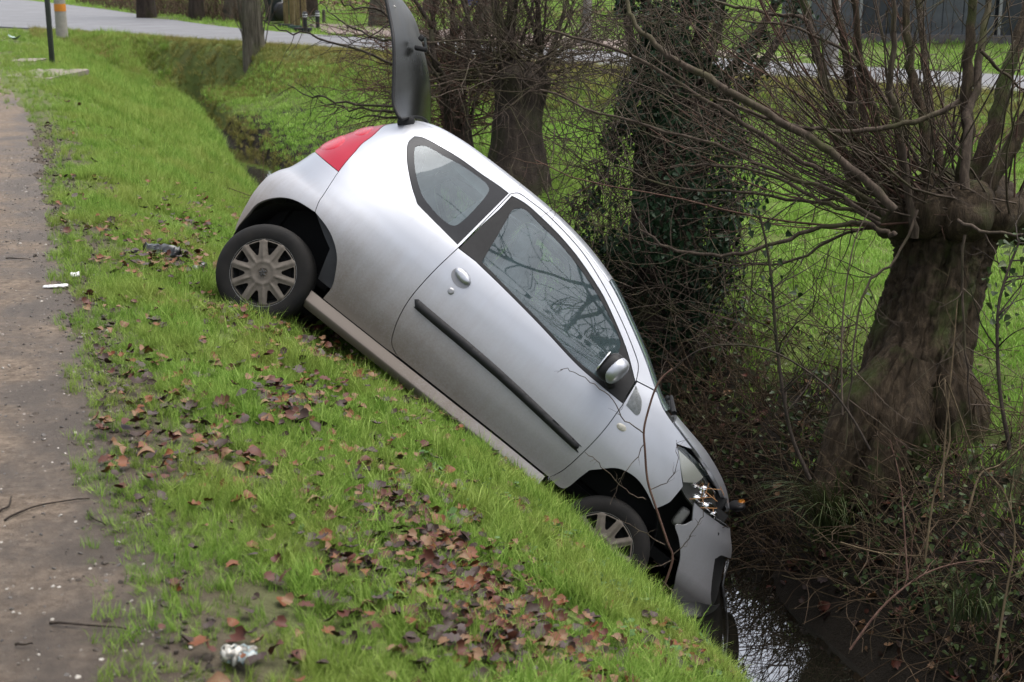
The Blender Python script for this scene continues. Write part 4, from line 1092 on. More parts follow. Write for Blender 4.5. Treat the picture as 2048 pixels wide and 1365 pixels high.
# ---- wheels -------------------------------------------------------
def wheel_meshes():
    R = .279; w = .078
    prof = [(.172, -.070), (.188, -.077), (.205, -.080), (.232, -.082), (.256, -.076), (.270, -.064), (.277, -.050), (.279, -.03)]
    gro = []
    for h in (-.022, .0, .022): gro += [(.279, h - .004), (.272, h - .003), (.272, h + .003), (.279, h + .004)]
    prof = prof + gro + [(r, -h) for r, h in prof[::-1]]
    tyre = lathe('tyre', prof, 72)
    def cap_h(r): return -.072 - .014 * math.cos(min(1, r / .197) * 1.5) + (.010 * max(0, (r - .165) / .03))
    outer = [(.196 * math.cos(t), .196 * math.sin(t)) for t in np.linspace(0, 2 * math.pi, 80, endpoint=False)]
    holes = []
    for k in range(10):
        c = math.radians(90 + 18 + 36 * k)
        h0, h1 = .052, .180
        a0, a1 = math.radians(3.0), math.radians(10.0)
        L = []
        ed = ((.104, math.radians(2.6)), (.112, math.radians(5.0)), (.14, math.radians(8.4)), (.170, math.radians(10.6)), (.178, math.radians(9.6)))
        for r, a in ed: L.append((r, c + a))
        for r, a in ed[::-1]: L.append((r, c - a))
        holes.append([(r * math.cos(t), r * math.sin(t)) for r, t in L])
    def CAP(a, b):
        r = np.hypot(a, b)
        sp = np.abs(((np.degrees(np.arctan2(b, a)) - 90 + 18) % 36) - 18)
        h = -.074 - .012 * np.cos(np.clip(r / .197, 0, 1) * 1.5) + .008 * np.clip((r - .178) / .02, 0, 1)
        h = h + .006 * np.clip((.028 - r) / .01, 0, 1) - .006 * np.exp(-(sp / 5.5) ** 2) * np.clip((r - .06) / .03, 0, 1) - .004 * np.exp(-((r - .062) / .012) ** 2)
        return np.stack([a, h, b], -1)
    c_o = panel('hubcap', outer, holes, surf=CAP, mat=CAPM, gap=0, step=.0075, depth=.022, mirror=False)[0]
    cap = c_o.data; bpy.data.objects.remove(c_o)
    rim = lathe('rim', [(.19, -.066), (.17, -.05), (.155, -.03), (.15, .0), (.15, .06), (.185, .074)], 40)
    disc = lathe('wheel_disc', [(.0, -.028), (.06, -.03), (.065, -.02), (.11, -.015), (.15, -.03)], 40)
    bm = bmesh.new()
    for k in range(5):
        t = k * 2 * math.pi / 5 + .3
        box_bm(bm, (.010, .006, .020), (.012 * math.cos(t), -.090, .012 * math.sin(t)), Euler((0, -t + 1.2, 0)).to_matrix(), .002, 1)
    emb = bm_mesh('emblem', bm)
    ring = lathe('cap_edge', [(.183, -.074), (.1895, -.0775), (.196, -.0755)], 72)
    return tyre, cap, rim, disc, emb, ring
WM = wheel_meshes()
EMB = plain('emblem_dark', (.03, .028, .025), .5)
def wheel(x, y, z, side, spin, steer=0):
    w = bpy.data.objects.new('wheel', None); COL.objects.link(w); w.parent = car; w.location = (x, y, z)
    w.rotation_euler = (0, spin, steer + (0 if side == 1 else math.pi))
    for nm, me, mt in zip(('tyre', 'hubcap', 'rim', 'wheel_disc', 'emblem', 'cap_edge'), WM, (RUBBER, CAPM, DARK, DARK, EMB, CAPEDGE)):
        link(nm, me, mt, w)
wheel(0, -.72, .28, 1, math.radians(-38)); wheel(0.0, .72, .28, -1, .5)
fx, fz = on_y(1198, 1096, -.80)
wheel(fx, -.72, fz, 1, math.radians(-32), math.radians(-4)); wheel(fx, .72, fz + .03, -1, .2, math.radians(-4))
# wheel wells
for (wx, wz, r) in ((.04, .40, .335), (2.30, .36, .335)):
    for sy in (-1, 1):
        V = []; n = 40; prof = [(r, .72), (r, .40), (0, .40)]
        V = [(wx + rr * math.cos(2 * math.pi * i / n), sy * yy, wz + rr * math.sin(2 * math.pi * i / n)) for i in range(n) for rr, yy in prof]
        Fs = [(i * 3 + j, i * 3 + j + 1, ((i + 1) % n) * 3 + j + 1, ((i + 1) % n) * 3 + j) for i in range(n) for j in range(2)]
        link('wheel_well', mesh_np('wheel_well', V, Fs, True, 40), DARK, car)
# underbody, bulkheads and inner skin
bm = bmesh.new()
box_bm(bm, (1.55, 1.36, .05), (1.17, 0, .37)); box_bm(bm, (.45, 1.0, .05), (.05, 0, .42)); box_bm(bm, (.75, .9, .06), (2.4, 0, .40))
box_bm(bm, (.04, 1.3, .55), (2.02, 0, .68)); box_bm(bm, (.85, .95, .45), (2.40, 0, .68), None, .05)
box_bm(bm, (.06, .9, .35), (-.22, 0, .56)); box_bm(bm, (.5, 1.0, .05), (2.62, 0, .80))
link('underbody', bm_mesh('underbody', bm), DARK, car)
inner = [(p, z) for p, z in ((.38, .42), (1.95, .42), (1.98, .98), (1.2, 1.03), (.70, 1.05), (.35, 1.1), (.05, 1.15), (-.02, 1.0), (.03, .78), (.2, .74), (.36, .60))]
panel('door_lining', inner, mat=plain('inner_lining', (.05, .05, .055), .8), parent=car, gap=0, off=-.06, depth=.002, step=.05)
panel('pillar_lining', [(.0, 1.16), (.30, 1.12), (.72, 1.07), (.78, 1.46), (.60, 1.50), (.2, 1.47)], [[(.22, 1.22), (.62, 1.12), (.68, 1.40), (.25, 1.44)]], mat=BAGM, parent=car, gap=0, off=-.05, depth=.002, step=.05)
# seats
def seat(name, x, y, w, lean=.25):
    bm = bmesh.new()
    box_bm(bm, (.48, w, .16), (x + .22, y, .62), Euler((0, -.15, 0)).to_matrix(), .05, 3)
    box_bm(bm, (.14, w, .62), (x - .10, y, .93), Euler((0, -lean, 0)).to_matrix(), .05, 3)
    s = link(name, bm_mesh(name, bm), SEATM, car)
    bm = bmesh.new(); box_bm(bm, (.10, min(w, .26), .18), (x - .22, y, 1.32), Euler((0, -lean, 0)).to_matrix(), .04, 3)
    link('headrest', bm_mesh('headrest', bm), SEATM, s)
seat('seat', 1.22, -.36, .46); seat('seat', 1.22, .36, .46); seat('rear_seat', .32, 0, 1.1, .3)
bm = bmesh.new(); box_bm(bm, (.36, 1.3, .24), (1.92, 0, .96), None, .07, 3); link('dashboard', bm_mesh('dashboard', bm), plain('dashboard_grey', (.04, .04, .042), .7), car)
tb = Tubes(); tb.add([(1.62 + .06 * math.sin(t) * .6, .36 + .18 * math.cos(t), 1.0 + .17 * math.sin(t)) for t in np.linspace(0, 2 * math.pi, 29)], .014, 8); link('steering_wheel', tb.mesh('steering_wheel'), TRIM, car)


# ================================================================== trees
def bark(name, a, b, scale=18, moss=None, bump=.8):
    m = Mat(name, a, .9, 0, .2)
    co = m.coord(); mp = m.n('ShaderNodeMapping'); m.l(co, mp.inputs[0]); mp.inputs['Scale'].default_value = (1, 1, .16)
    n1 = m.noise(scale, 10, .75, mp.outputs[0], .25); n2 = m.noise(3, 5, .6, co)
    c = m.ramp(n1, [(.32, tuple(x * .35 for x in a)), (.5, a), (.7, b)])
    if moss: c = m.mixc(m.maprange(n2, .5, .68, 0, .8), c, moss)
    m.col(c); m.bump(n1, bump, .03); return m.m
BK_WIL = bark('willow_bark', (.068, .048, .029), (.165, .122, .076), 34, (.070, .105, .020), 1.0)
BK_TWIG = bark('willow_twig', (.085, .063, .047), (.17, .132, .098), 30, (.085, .088, .034), .3)
BK_RED = bark('red_twig', (.115, .063, .046), (.20, .13, .095), 30, None, .3)
BK_GREY = bark('grey_bark', (.12, .105, .08), (.22, .20, .155), 12, (.10, .105, .05))
BK_DARK = bark('dark_bark', (.046, .034, .026), (.095, .073, .056), 14, (.04, .044, .014))
BK_BIRCH = bark('birch_bark', (.30, .28, .26), (.5, .48, .45), 8)
IVYM = leafy_mat('ivy_leaf', [(.1, (.012, .030, .014)), (.5, (.022, .052, .022)), (.8, (.045, .075, .038)), (.97, (.13, .10, .06))], None, .15, .42)
rn = random.Random(11)
def unit(v): v = np.asarray(v, float); return v / (np.linalg.norm(v) + 1e-9)
def shoot(p0, d, L, wig=.12, lift=.0, n=8, r=rn):
    """a wavering polyline"""
    P = [np.asarray(p0, float)]; d = unit(d)
    for i in range(n):
        d = unit(d + np.array([r.gauss(0, wig), r.gauss(0, wig), r.gauss(0, wig) + lift]))
        P.append(P[-1] + d * L / n)
    return np.array(P)
def twigs_on(tb, P, r0, n, L, wig=.14, lift=.05, k=3, t0=.15, sub=0, spread=1.0, r=rn):
    for i in range(n):
        t = r.uniform(t0, 1.0); f = t * (len(P) - 1); a = int(min(f, len(P) - 2)); base = P[a] + (P[a + 1] - P[a]) * (f - a)
        ax = unit(P[a + 1] - P[a]); o = unit(np.cross(ax, [r.gauss(0, 1), r.gauss(0, 1), r.gauss(0, 1)]))
        Q = shoot(base, ax * r.uniform(.4, 1.1) + o * spread, L * r.uniform(.4, 1.2), wig, lift, 6, r)
        tb.add(Q, [r0, r0 * .35], k)
        if sub: twigs_on(tb, Q, r0 * .6, sub, L * .4, wig, lift, 3, .25, 0, spread, r)
def trunk_mesh(name, P, rad, k=28, n=7, lump=.12, seed=1, flare=None):
    """thick trunk with ridges and lumps; P centre line, rad radii"""
    C_ = catmull(P, n); m = len(C_); r = np.interp(np.linspace(0, 1, m), np.linspace(0, 1, len(rad)), rad)
    T = np.gradient(C_, axis=0); T /= np.linalg.norm(T, axis=1)[:, None]
    ref = np.array([1.0, 0, 0]); A = ref - T * (T @ ref)[:, None]; A /= np.linalg.norm(A, axis=1)[:, None]; B = np.cross(T, A)
    an = np.linspace(0, 2 * math.pi, k, endpoint=False)
    hh = np.linspace(0, 1, m)
    rr = np.zeros((m, k))
    for i in range(m):
        f = 1 + lump * 2 * (fbm(np.cos(an) * 2.2 + 5 + seed, np.sin(an) * 2.2 + hh[i] * 4.5, seed, 4) - .5) + .05 * np.sin(an * 7 + hh[i] * 2 + seed) * (1 - hh[i] * .4) + .03 * np.sin(an * 13 + seed * 2 + hh[i] * 3)
        if flare: f = f + flare * (1 - hh[i]) ** 3 * (.5 + .5 * np.sin(an * 4 + seed))
        rr[i] = r[i] * f
    ring = C_[:, None] + rr[..., None] * (np.cos(an)[None, :, None] * A[:, None] + np.sin(an)[None, :, None] * B[:, None])
    V = ring.reshape(-1, 3); i = np.arange(m - 1)[:, None] * k + np.arange(k)[None]; j = np.arange(m - 1)[:, None] * k + (np.arange(k)[None] + 1) % k
    q = np.stack([i, j, j + k, i + k], -1).reshape(-1, 4)
    V = np.concatenate([V, C_[-1:]]); cap = [((m - 1) * k + a, (m - 1) * k + (a + 1) % k, m * k) for a in range(k)]
    return mesh_np(name, V, [tuple(x) for x in q] + cap, True)
def pxd(pts, d, jit=0.0): return np.array([at_depth(x, y, d + dd) for (x, y), dd in zip(pts, np.linspace(0, jit, len(pts)))])

# ---- near pollard willow on the far bank --------------------------
WD = 7.75
wb = land(1800, 905); WD = float((wb - CAM) @ AF)
wil = empty('pollard_willow', wb)
tag(wil, 'thick mossy pollard willow at the right edge, bristling with bare shoots', 'tree')
def loc(P, o): return np.asarray(P) - np.array(o.location)
tc = pxd([(1795, 900), (1795, 900), (1797, 880), (1822, 780), (1858, 650), (1885, 540), (1900, 470), (1905, 420), (1905, 385)], WD)
tc += AF * .12; tc[0] += [.06, .1, -.9]; tc[1] += [.03, .05, -.4]
def fissure(me, amp, fx=26, fz=2.6, seed=5):
    n = len(me.vertices); co = np.zeros(n * 3); me.vertices.foreach_get('co', co); co = co.reshape(-1, 3)
    no = np.array([v_.normal[:] for v_ in me.vertices]); a = np.arctan2(no[:, 1], no[:, 0])
    q = fbm(a * fx / 6.283 + .8 * fbm(co[:, 2] * 4, a, seed, 2) + co[:, 2] * .7, co[:, 2] * fz, seed, 4); rdg = 1 - np.abs(2 * q - 1) * 2.2
    big = fbm(co[:, 0] * 5 + 3, co[:, 2] * 3.2 + co[:, 1] * 5, seed + 3, 3) - .5
    me.vertices.foreach_set('co', (co + no * (amp * np.clip(rdg, -1, 1) + amp * 2.2 * big)[:, None]).ravel()); me.update()
tm = trunk_mesh('trunk', loc(tc, wil), [.34, .35, .31, .27, .245, .235, .26, .285, .20], 150, 16, .16, 3, .35)
fissure(tm, .040); link('trunk', tm, BK_WIL, wil)
for pts, rr in (([(1800, 700), (1745, 790), (1705, 860), (1675, 930), (1655, 1010)], [.06, .14, .11, .08]), ([(1830, 720), (1800, 840), (1770, 930), (1740, 1020)], [.08, .18, .15, .12]), ([(1890, 690), (1915, 820), (1935, 930), (1950, 1040)], [.06, .15, .14, .1])):
    rm_ = trunk_mesh('root', loc(pxd(pts, WD - .12), wil), rr, 60, 10, .18, int(pts[1][0]), 0); fissure(rm_, .02, 14); link('root', rm_, BK_WIL, wil)
# gnarled head: overlapping lumps
for (X, Y, dd, r) in ((1800, 445, -.05, .13), (1860, 425, -.12, .17), (1925, 420, -.1, .19), (1985, 430, 0, .17), (2030, 450, .1, .15), (1880, 400, .15, .2), (1960, 390, .2, .2), (1775, 425, .1, .09), (2060, 420, .1, .13)):
    c = loc(at_depth(X, Y, WD + dd), wil)
    b = blob('head_knot', c, r, r, r * .85, n=22, m_=14, power=2.0)
    co = np.array([v_.co[:] for v_ in b.vertices]); dv = co - c; f = 1 + .35 * (fbm(co[:, 0] * 9 + X, co[:, 2] * 9 + co[:, 1] * 9, 3, 4) - .5) * 2
    b.vertices.foreach_set('co', (c + dv * f[:, None]).ravel()); b.update()
    link('head_knot', b, BK_WIL, wil)
main = [
 ([(1770, 430), (1722, 385), (1688, 324), (1669, 244), (1650, 171), (1630, 95), (1608, 0), (1590, -90)], -.05, .028),
 ([(1775, 410), (1733, 354), (1710, 286), (1703, 190), (1688, 95), (1672, 0), (1662, -90)], .1, .024),
 ([(1780, 400), (1756, 362), (1737, 316), (1726, 248), (1718, 152), (1712, 60), (1706, -60)], .25, .020),
 ([(1800, 400), (1783, 362), (1768, 312), (1752, 248), (1733, 171), (1714, 76), (1709, 0), (1704, -90)], .05, .022),
 ([(1829, 476), (1821, 404), (1806, 324), (1794, 236), (1777, 171), (1787, 95), (1787, 0), (1790, -90)], -.25, .017),
 ([(1866, 440), (1859, 381), (1853, 286), (1844, 229), (1829, 171), (1817, 95), (1811, 0), (1806, -90)], -.2, .026),
 ([(1890, 400), (1870, 300), (1850, 150), (1842, 40), (1836, -90)], .4, .022),
 ([(1920, 400), (1924, 343), (1935, 267), (1931, 183), (1939, 95), (1945, 0), (1948, -120)], -.15, .042),
 ([(1930, 380), (1935, 248), (1949, 183), (1962, 95), (1973, 0), (1980, -90)], -.3, .020),
 ([(1930, 420), (1966, 305), (1996, 229), (2019, 133), (2048, 38), (2090, -90)], .05, .055),
 ([(1950, 420), (1966, 381), (2004, 324), (2048, 248), (2110, 150)], -.1, .060),
 ([(1985, 440), (2040, 400), (2110, 330)], 0, .05),
 ([(1920, 202), (1886, 225), (1829, 244), (1752, 259), (1676, 263), (1600, 255), (1500, 225), (1420, 190)], -.55, .017),
 ([(1760, 450), (1714, 423), (1657, 411), (1600, 377), (1520, 345), (1430, 330), (1340, 335)], -.4, .013),
 ([(1790, 470), (1771, 465), (1730, 446), (1676, 450), (1600, 469), (1510, 500), (1420, 512), (1340, 495), (1280, 460)], -.5, .015),
 ([(1790, 420), (1720, 350), (1640, 290), (1560, 240), (1450, 178), (1404, 148), (1348, 120), (1312, 89), (1284, 62), (1259, 25), (1235, -60)], -.7, .024),
 ([(1770, 430), (1690, 370), (1600, 320), (1490, 250), (1390, 190), (1300, 130), (1200, 90), (1090, 60)], -.3, .016),
 ([(1650, 171), (1624, 59), (1598, 36), (1532, 25), (1449, 7), (1380, -20)], -.1, .014),
 ([(1760, 440), (1660, 380), (1560, 350), (1460, 300), (1330, 265), (1200, 225), (1080, 180)], -.6, .012),
 ([(1780, 450), (1690, 470), (1590, 520), (1500, 530), (1420, 520)], .2, .010),
 ([(1770, 440), (1700, 400), (1600, 400), (1480, 385), (1350, 375), (1230, 330)], .1, .011),
 ([(1840, 330), (1760, 180), (1700, 110), (1600, 60), (1480, 40)], -.2, .012),
 ([(1835, 420), (1790, 520), (1740, 560), (1715, 640), (1700, 760), (1690, 900)], -.5, .008),
 ([(1930, 470), (1925, 600), (1935, 740), (1945, 860)], -.5, .008),
 ([(1915, 440), (1960, 460), (2048, 470), (2100, 478)], -.5, .010),
 ([(1960, 100), (2000, 140), (2048, 180)], -.3, .012),
]
tbM = Tubes(); tbR = Tubes(); r2 = random.Random(5)
for i, (pts, dd, r) in enumerate(main):
    if i < 12 and r < .03: r *= 1.4
    P = catmull(pxd(pts, WD + dd, r2.uniform(-.35, .35)), 4); P[1:-1] += np.array([[r2.gauss(0, .006) for _ in range(3)] for _ in P[1:-1]])
    tb = Tubes(); tb.add(loc(P, wil), [r, r * .92, r * .72, r * .45], 7)
    o = link('branch', tb.mesh('branch'), BK_TWIG if r < .03 else BK_WIL, wil)
    L = np.linalg.norm(P[-1] - P[0])
    if r < .045: twigs_on(tbM, loc(P, wil), .0042, int(6 + L * 5), .5, .13, .05, 3, .2, 1, .9, r2)
for i in range(105):      # thin shoots from the head
    X = r2.uniform(1770, 2040); Y = r2.uniform(400, 455); p = at_depth(X, Y, WD + r2.uniform(-.25, .3))
    if i < 80: d = AR * r2.uniform(-1.4, -.2) + AU * r2.uniform(-.05, .8) + AF * r2.uniform(-.7, .45)
    else: d = AR * r2.uniform(-.5, .6) + AU * r2.uniform(.5, 1.2) + AF * r2.uniform(-.5, .5)
    P = shoot(p, d, r2.uniform(.8, 2.3), .10, .05, 10, r2)
    (tbR if i % 3 == 0 else tbM).add(loc(P, wil), [r2.uniform(.005, .009), .0028], 4)
    twigs_on(tbR if i % 3 == 0 else tbM, loc(P, wil), .003, 7, .42, .14, .04, 3, .2, 1, .9, r2)
tag(link('twigs', tbM.mesh('twigs'), BK_TWIG, wil), kind='stuff'); tag(link('reddish_twigs', tbR.mesh('reddish_twigs'), BK_RED, wil), kind='stuff')

# ---- ivy-covered tree behind the car ------------------------------
ib = place(np.array([9.3]), np.array([4.35]))[0]; ID = float((ib - CAM) @ AF)
ivt = empty('ivy_tree', ib); tag(ivt, 'tree smothered in dark ivy standing right behind the car', 'tree')
q = ib - CAM; bX = 1024 + F_PX * (q @ AR) / ID
tc = pxd([(1325, 800), (1325, 600), (1335, 420), (1345, 260), (1350, 150)], ID)
tc[0, 2] = min(tc[0, 2], ib[2] - .2)
link('trunk', trunk_mesh('trunk', loc(tc, ivt), [.30, .27, .25, .27, .2], 26, 7, .15, 9, .2), BK_DARK, ivt)
stems = []
for pts, r in (([(1340, 200), (1310, 80), (1290, 0), (1280, -80)], .05), ([(1350, 190), (1365, 90), (1372, 0), (1378, -80)], .05), ([(1360, 220), (1420, 110), (1445, 0), (1460, -80)], .045), ([(1370, 230), (1470, 130), (1520, 60), (1580, -40)], .045), ([(1375, 250), (1480, 190), (1550, 90), (1600, 0)], .04), ([(1330, 210), (1270, 110), (1250, 0), (1240, -80)], .04), ([(1350, 190), (1400, 60), (1410, -60)], .04), ([(1335, 190), (1330, 70), (1335, -60)], .04)):
    P = catmull(pxd(pts, ID + r2.uniform(-.2, .3)), 5); tb = Tubes(); tb.add(loc(P, ivt), [r, r * .6], 8, rough=.2); link('stem', tb.mesh('stem'), BK_DARK, ivt); stems.append(P)
tb = Tubes()
for P in stems: twigs_on(tb, loc(P, ivt), .005, 12, .6, .14, .03, 3, .1, 2, .9, r2)
for i in range(1100):     # twigs that stick out of and hang from the ivy
    p = at_depth(r2.uniform(1130, 1480), r2.uniform(30, 700), ID - r2.uniform(.0, .6))
    P = shoot(p, AR * r2.gauss(0, .9) + AU * r2.gauss(.1, .8) - AF * r2.uniform(0, .8), r2.uniform(.25, .9), .16, .0, 7, r2); tb.add(loc(P, ivt), [.004, .0018], 3)
tag(link('twigs', tb.mesh('twigs'), BK_TWIG, ivt), kind='stuff')
# ivy leaves
def leaf_cloud(name, cs, size, mat, seed, out=None):
    r = np.random.default_rng(seed); n = len(cs)
    base = np.array([(0, -.5, 0), (.42, -.30, .06), (.30, .05, .02), (.0, .62, -.05), (-.30, .05, .02), (-.42, -.30, .06), (0, -.05, -.04)])
    nr = out + r.normal(0, .55, (n, 3)); nr /= np.linalg.norm(nr, axis=1)[:, None]
    up = np.array([0, 0, -1.0]) + r.normal(0, .5, (n, 3)); tx = np.cross(up, nr); tx /= np.linalg.norm(tx, axis=1)[:, None] + 1e-9; ty = np.cross(nr, tx)
    s = size * r.uniform(.6, 1.35, n)
    V = cs[:, None] + s[:, None, None] * (base[None, :, 0, None] * tx[:, None] + base[None, :, 1, None] * ty[:, None] + base[None, :, 2, None] * nr[:, None])
    f = np.array([(6, 0, 1), (6, 1, 2), (6, 2, 3), (6, 3, 4), (6, 4, 5), (6, 5, 0)])
    return mesh_np(name, V.reshape(-1, 3), (f[None] + (np.arange(n) * 7)[:, None, None]).reshape(-1, 3), False)
ra = np.random.default_rng(4); N_ = 25000
Y = ra.uniform(40, 760, N_)
cx = np.interp(Y, [40, 150, 300, 450, 600, 760], [1345, 1345, 1335, 1320, 1330, 1340]); wd = np.interp(Y, [40, 110, 180, 260, 330, 420, 520, 640, 760], [55, 75, 100, 130, 150, 165, 140, 125, 120])
ang = ra.uniform(0, 2 * math.pi, N_); lum = .35 + 1.3 * fbm(np.cos(ang) * 1.8 + 9, Y / 62.0 + np.sin(ang) * 1.8, 6, 4)
rad = wd / F_PX * ID * lum * ra.uniform(.72, 1.05, N_)
ctr = np.array([at_depth(a, b, ID) for a, b in zip(cx, Y)])
outv = np.cos(ang)[:, None] * AR + np.sin(ang)[:, None] * np.array([AF[0], AF[1], 0])
cs = ctr + outv * rad[:, None]
fl = outv.copy(); kp = (cs[:, 2] > gz(cs[:, 0], cs[:, 1])) & (np.sin(ang) < .55) & (ra.random(N_) < .12 + 1.2 * sstep(.40, .60, fbm(cs[:, 0] * 4 + 3, cs[:, 2] * 4, 14, 3)))
cs, fl = cs[kp], fl[kp]
ex, eo = [], []
for P in stems:
    for k_ in range(900):
        f = ra.random() ** .8 * (len(P) - 1.01); i_ = int(f); q_ = P[i_] + (P[i_ + 1] - P[i_]) * (f - i_); dd = ra.normal(0, 1, 3); dd /= np.linalg.norm(dd); ex.append(q_ + dd * abs(ra.normal(.07, .05))); eo.append(dd)
ex = np.array(ex); eo = np.array(eo); kp = fbm(ex[:, 0] * 6, ex[:, 2] * 6, 4, 3) > .47
cs = np.concatenate([cs, ex[kp]]); fl = np.concatenate([fl, eo[kp]])
link('ivy', leaf_cloud('ivy', cs - np.array(ivt.location), .041, IVYM, 5, fl + [0, 0, .25]), IVYM, ivt)['kind'] = 'stuff'

# ---- pollards further along the ditch -----------------------------
def pollard(name, label, bx, by, depth, pts, rad, heads, nst, nsh, seed, Lst=2.0, red=.3, group=None):
    r = random.Random(seed); base = at_depth(bx, by, depth); base[2] = gz(base[0], base[1])
    t = empty(name, base); tag(t, label, 'tree', group)
    tc = pxd(pts, depth); tc[0] = base + [0, 0, -.15]
    link('trunk', trunk_mesh('trunk', loc(tc, t), rad, 24, 6, .15, seed, .25), BK_DARK, t)
    tb = Tubes(); s = F_PX / depth
    for i in range(nst):
        X, Y = heads[i % len(heads)]; p = at_depth(X + r.gauss(0, 12), Y, depth + r.gauss(0, .12))
        P = shoot(p, AU * 1.0 + AR * r.gauss(0, .28) + AF * r.gauss(0, .2), Lst * r.uniform(.7, 1.2), .07, .02, 10, r)
        tb2 = Tubes(); rr = r.uniform(.014, .045); tb2.add(loc(P, t), [rr, rr * .5], 6); link('stem', tb2.mesh('stem'), BK_DARK, t)
        twigs_on(tb, loc(P, t), .0065, 12, .7, .13, .03, 3, .1, 2, .9, r)
    for i in range(nsh):
        X, Y = heads[r.randrange(len(heads))]; p = at_depth(X + r.gauss(0, 20), Y + r.gauss(0, 20), depth + r.gauss(0, .2))
        P = shoot(p, AU * r.uniform(-.4, .9) + AR * r.gauss(0, 1.0) + AF * r.gauss(0, .6), r.uniform(.7, 2.0), .11, .0, 9, r)
        tb.add(loc(P, t), [.009, .0035], 4); twigs_on(tb, loc(P, t), .0045, 9, .5, .15, .0, 3, .15, 1, .9, r)
    tag(link('twigs', tb.mesh('twigs'), BK_TWIG if seed % 2 else BK_RED, t), kind='stuff')
    return t
pollard('pollard_willow', 'pollard willow with a thick bulging trunk between the open tailgate and the ivy', 1030, 345, 15.6, [(1030, 350), (1032, 290), (1040, 220), (1045, 165), (1050, 130)], [.36, .26, .245, .30, .2], [(1000, 140), (1040, 130), (1075, 150)], 15, 110, 21, 1.6)
pollard('pollard_willow', 'slimmer many-stemmed pollard just right of the raised tailgate', 915, 330, 17.0, [(925, 340), (915, 270), (905, 200), (905, 150)], [.24, .17, .16, .18], [(880, 150), (910, 140), (940, 170), (930, 250)], 14, 130, 22, 1.9)
# low thicket between them and the ivy
def shrub(name, label, X, Y, depth, n, L, seed, mat, spread=1.0, up=.9, r0=.009, cat='shrub', group=None):
    r = random.Random(seed); b = at_depth(X, Y, depth); b[2] = gz(b[0], b[1]); t = empty(name, b); tag(t, label, cat, group)
    tb = Tubes(); tw = Tubes()
    for i in range(n):
        p = b + np.array([r.gauss(0, .16), r.gauss(0, .16), -.03]) * spread
        P = shoot(p, AU * up + AR * r.gauss(0, .5 * spread) + np.array([0, r.gauss(0, .4 * spread), 0]), L * r.uniform(.6, 1.25), .12, .0, 9, r)
        tb.add(loc(P, t), [r0 * r.uniform(.7, 1.3), r0 * .4], 4); twigs_on(tw, loc(P, t), r0 * .4, 8, L * .3, .16, .02, 3, .2, 1, .9, r)
    tag(link('stems', tb.mesh('stems'), mat, t), kind='stuff'); tag(link('twigs', tw.mesh('twigs'), mat, t), kind='stuff')
    return t
shrub('bare_shrub', 'tangled bare shrub just left of the ivy, above the car roof', 1140, 420, 12.0, 30, 1.9, 31, BK_TWIG, 1.7)
shrub('bare_shrub', 'bare shrub whose thin twigs reach left behind the tailgate hinge', 880, 300, 15.0, 26, 1.7, 32, BK_RED, 1.7, .7)
shrub('bare_shrub', 'thin dark stems rising above the middle of the car roof', 1085, 430, 11.5, 7, 1.6, 33, BK_DARK, 1.0)
shrub('bare_shrub', 'bare shrub on the meadow edge right of the ivy, below the far road', 1560, 235, 16.5, 22, 1.5, 34, BK_TWIG, 2.2, .8)
shrub('bare_shrub', 'bare shrub in front of the road strip behind the willow shoots', 1770, 225, 17.0, 22, 1.5, 35, BK_TWIG, 2.2, .8)
shrub('bare_shrub', 'bare shrub behind the thick right-hand willow limbs', 1980, 225, 16.0, 22, 1.5, 36, BK_RED, 2.2, .8)
# long bare boughs reaching left over the meadow
bo = at_depth(905, 190, 16.0); bo[2] = gz(bo[0], bo[1])
t = empty('leaning_bough', bo); tag(t, 'fallen bough with long twigs stretching left behind the tailgate', 'branch')
tb = Tubes(); tw = Tubes(); r3 = random.Random(8)
for pts in ([(880, 150), (790, 130), (700, 95), (620, 70), (560, 60), (525, 40)], [(870, 110), (800, 90), (740, 70), (680, 40), (640, 5)], [(860, 210), (780, 212), (690, 207), (620, 190), (575, 170)], [(860, 225), (790, 222), (700, 222), (640, 205)], [(850, 235), (770, 235), (690, 232)], [(880, 130), (820, 60), (760, 25), (700, 10), (660, -5)], [(870, 90), (800, 40), (760, 0)], [(880, 160), (800, 60), (770, 55), (690, 95)]):
    P = catmull(pxd(pts, 15.2, r3.uniform(-1, 2)), 4); P[1:-1] += np.array([[r3.gauss(0, .014) for _ in range(3)] for _ in P[1:-1]]); tb.add(loc(P, t), [.018, .012, .005], 5); twigs_on(tw, loc(P, t), .0045, 10, .6, .15, .0, 3, .2, 1, .8, r3)
P = np.array([bo, at_depth(890, 180, 15.6), at_depth(870, 130, 15.2), at_depth(862, 60, 15.2)]); tb.add(loc(catmull(P, 4), t), [.05, .03], 6)
tag(link('bough', tb.mesh('bough'), BK_DARK, t), kind='stuff'); tag(link('twigs', tw.mesh('twigs'), BK_DARK, t), kind='stuff')

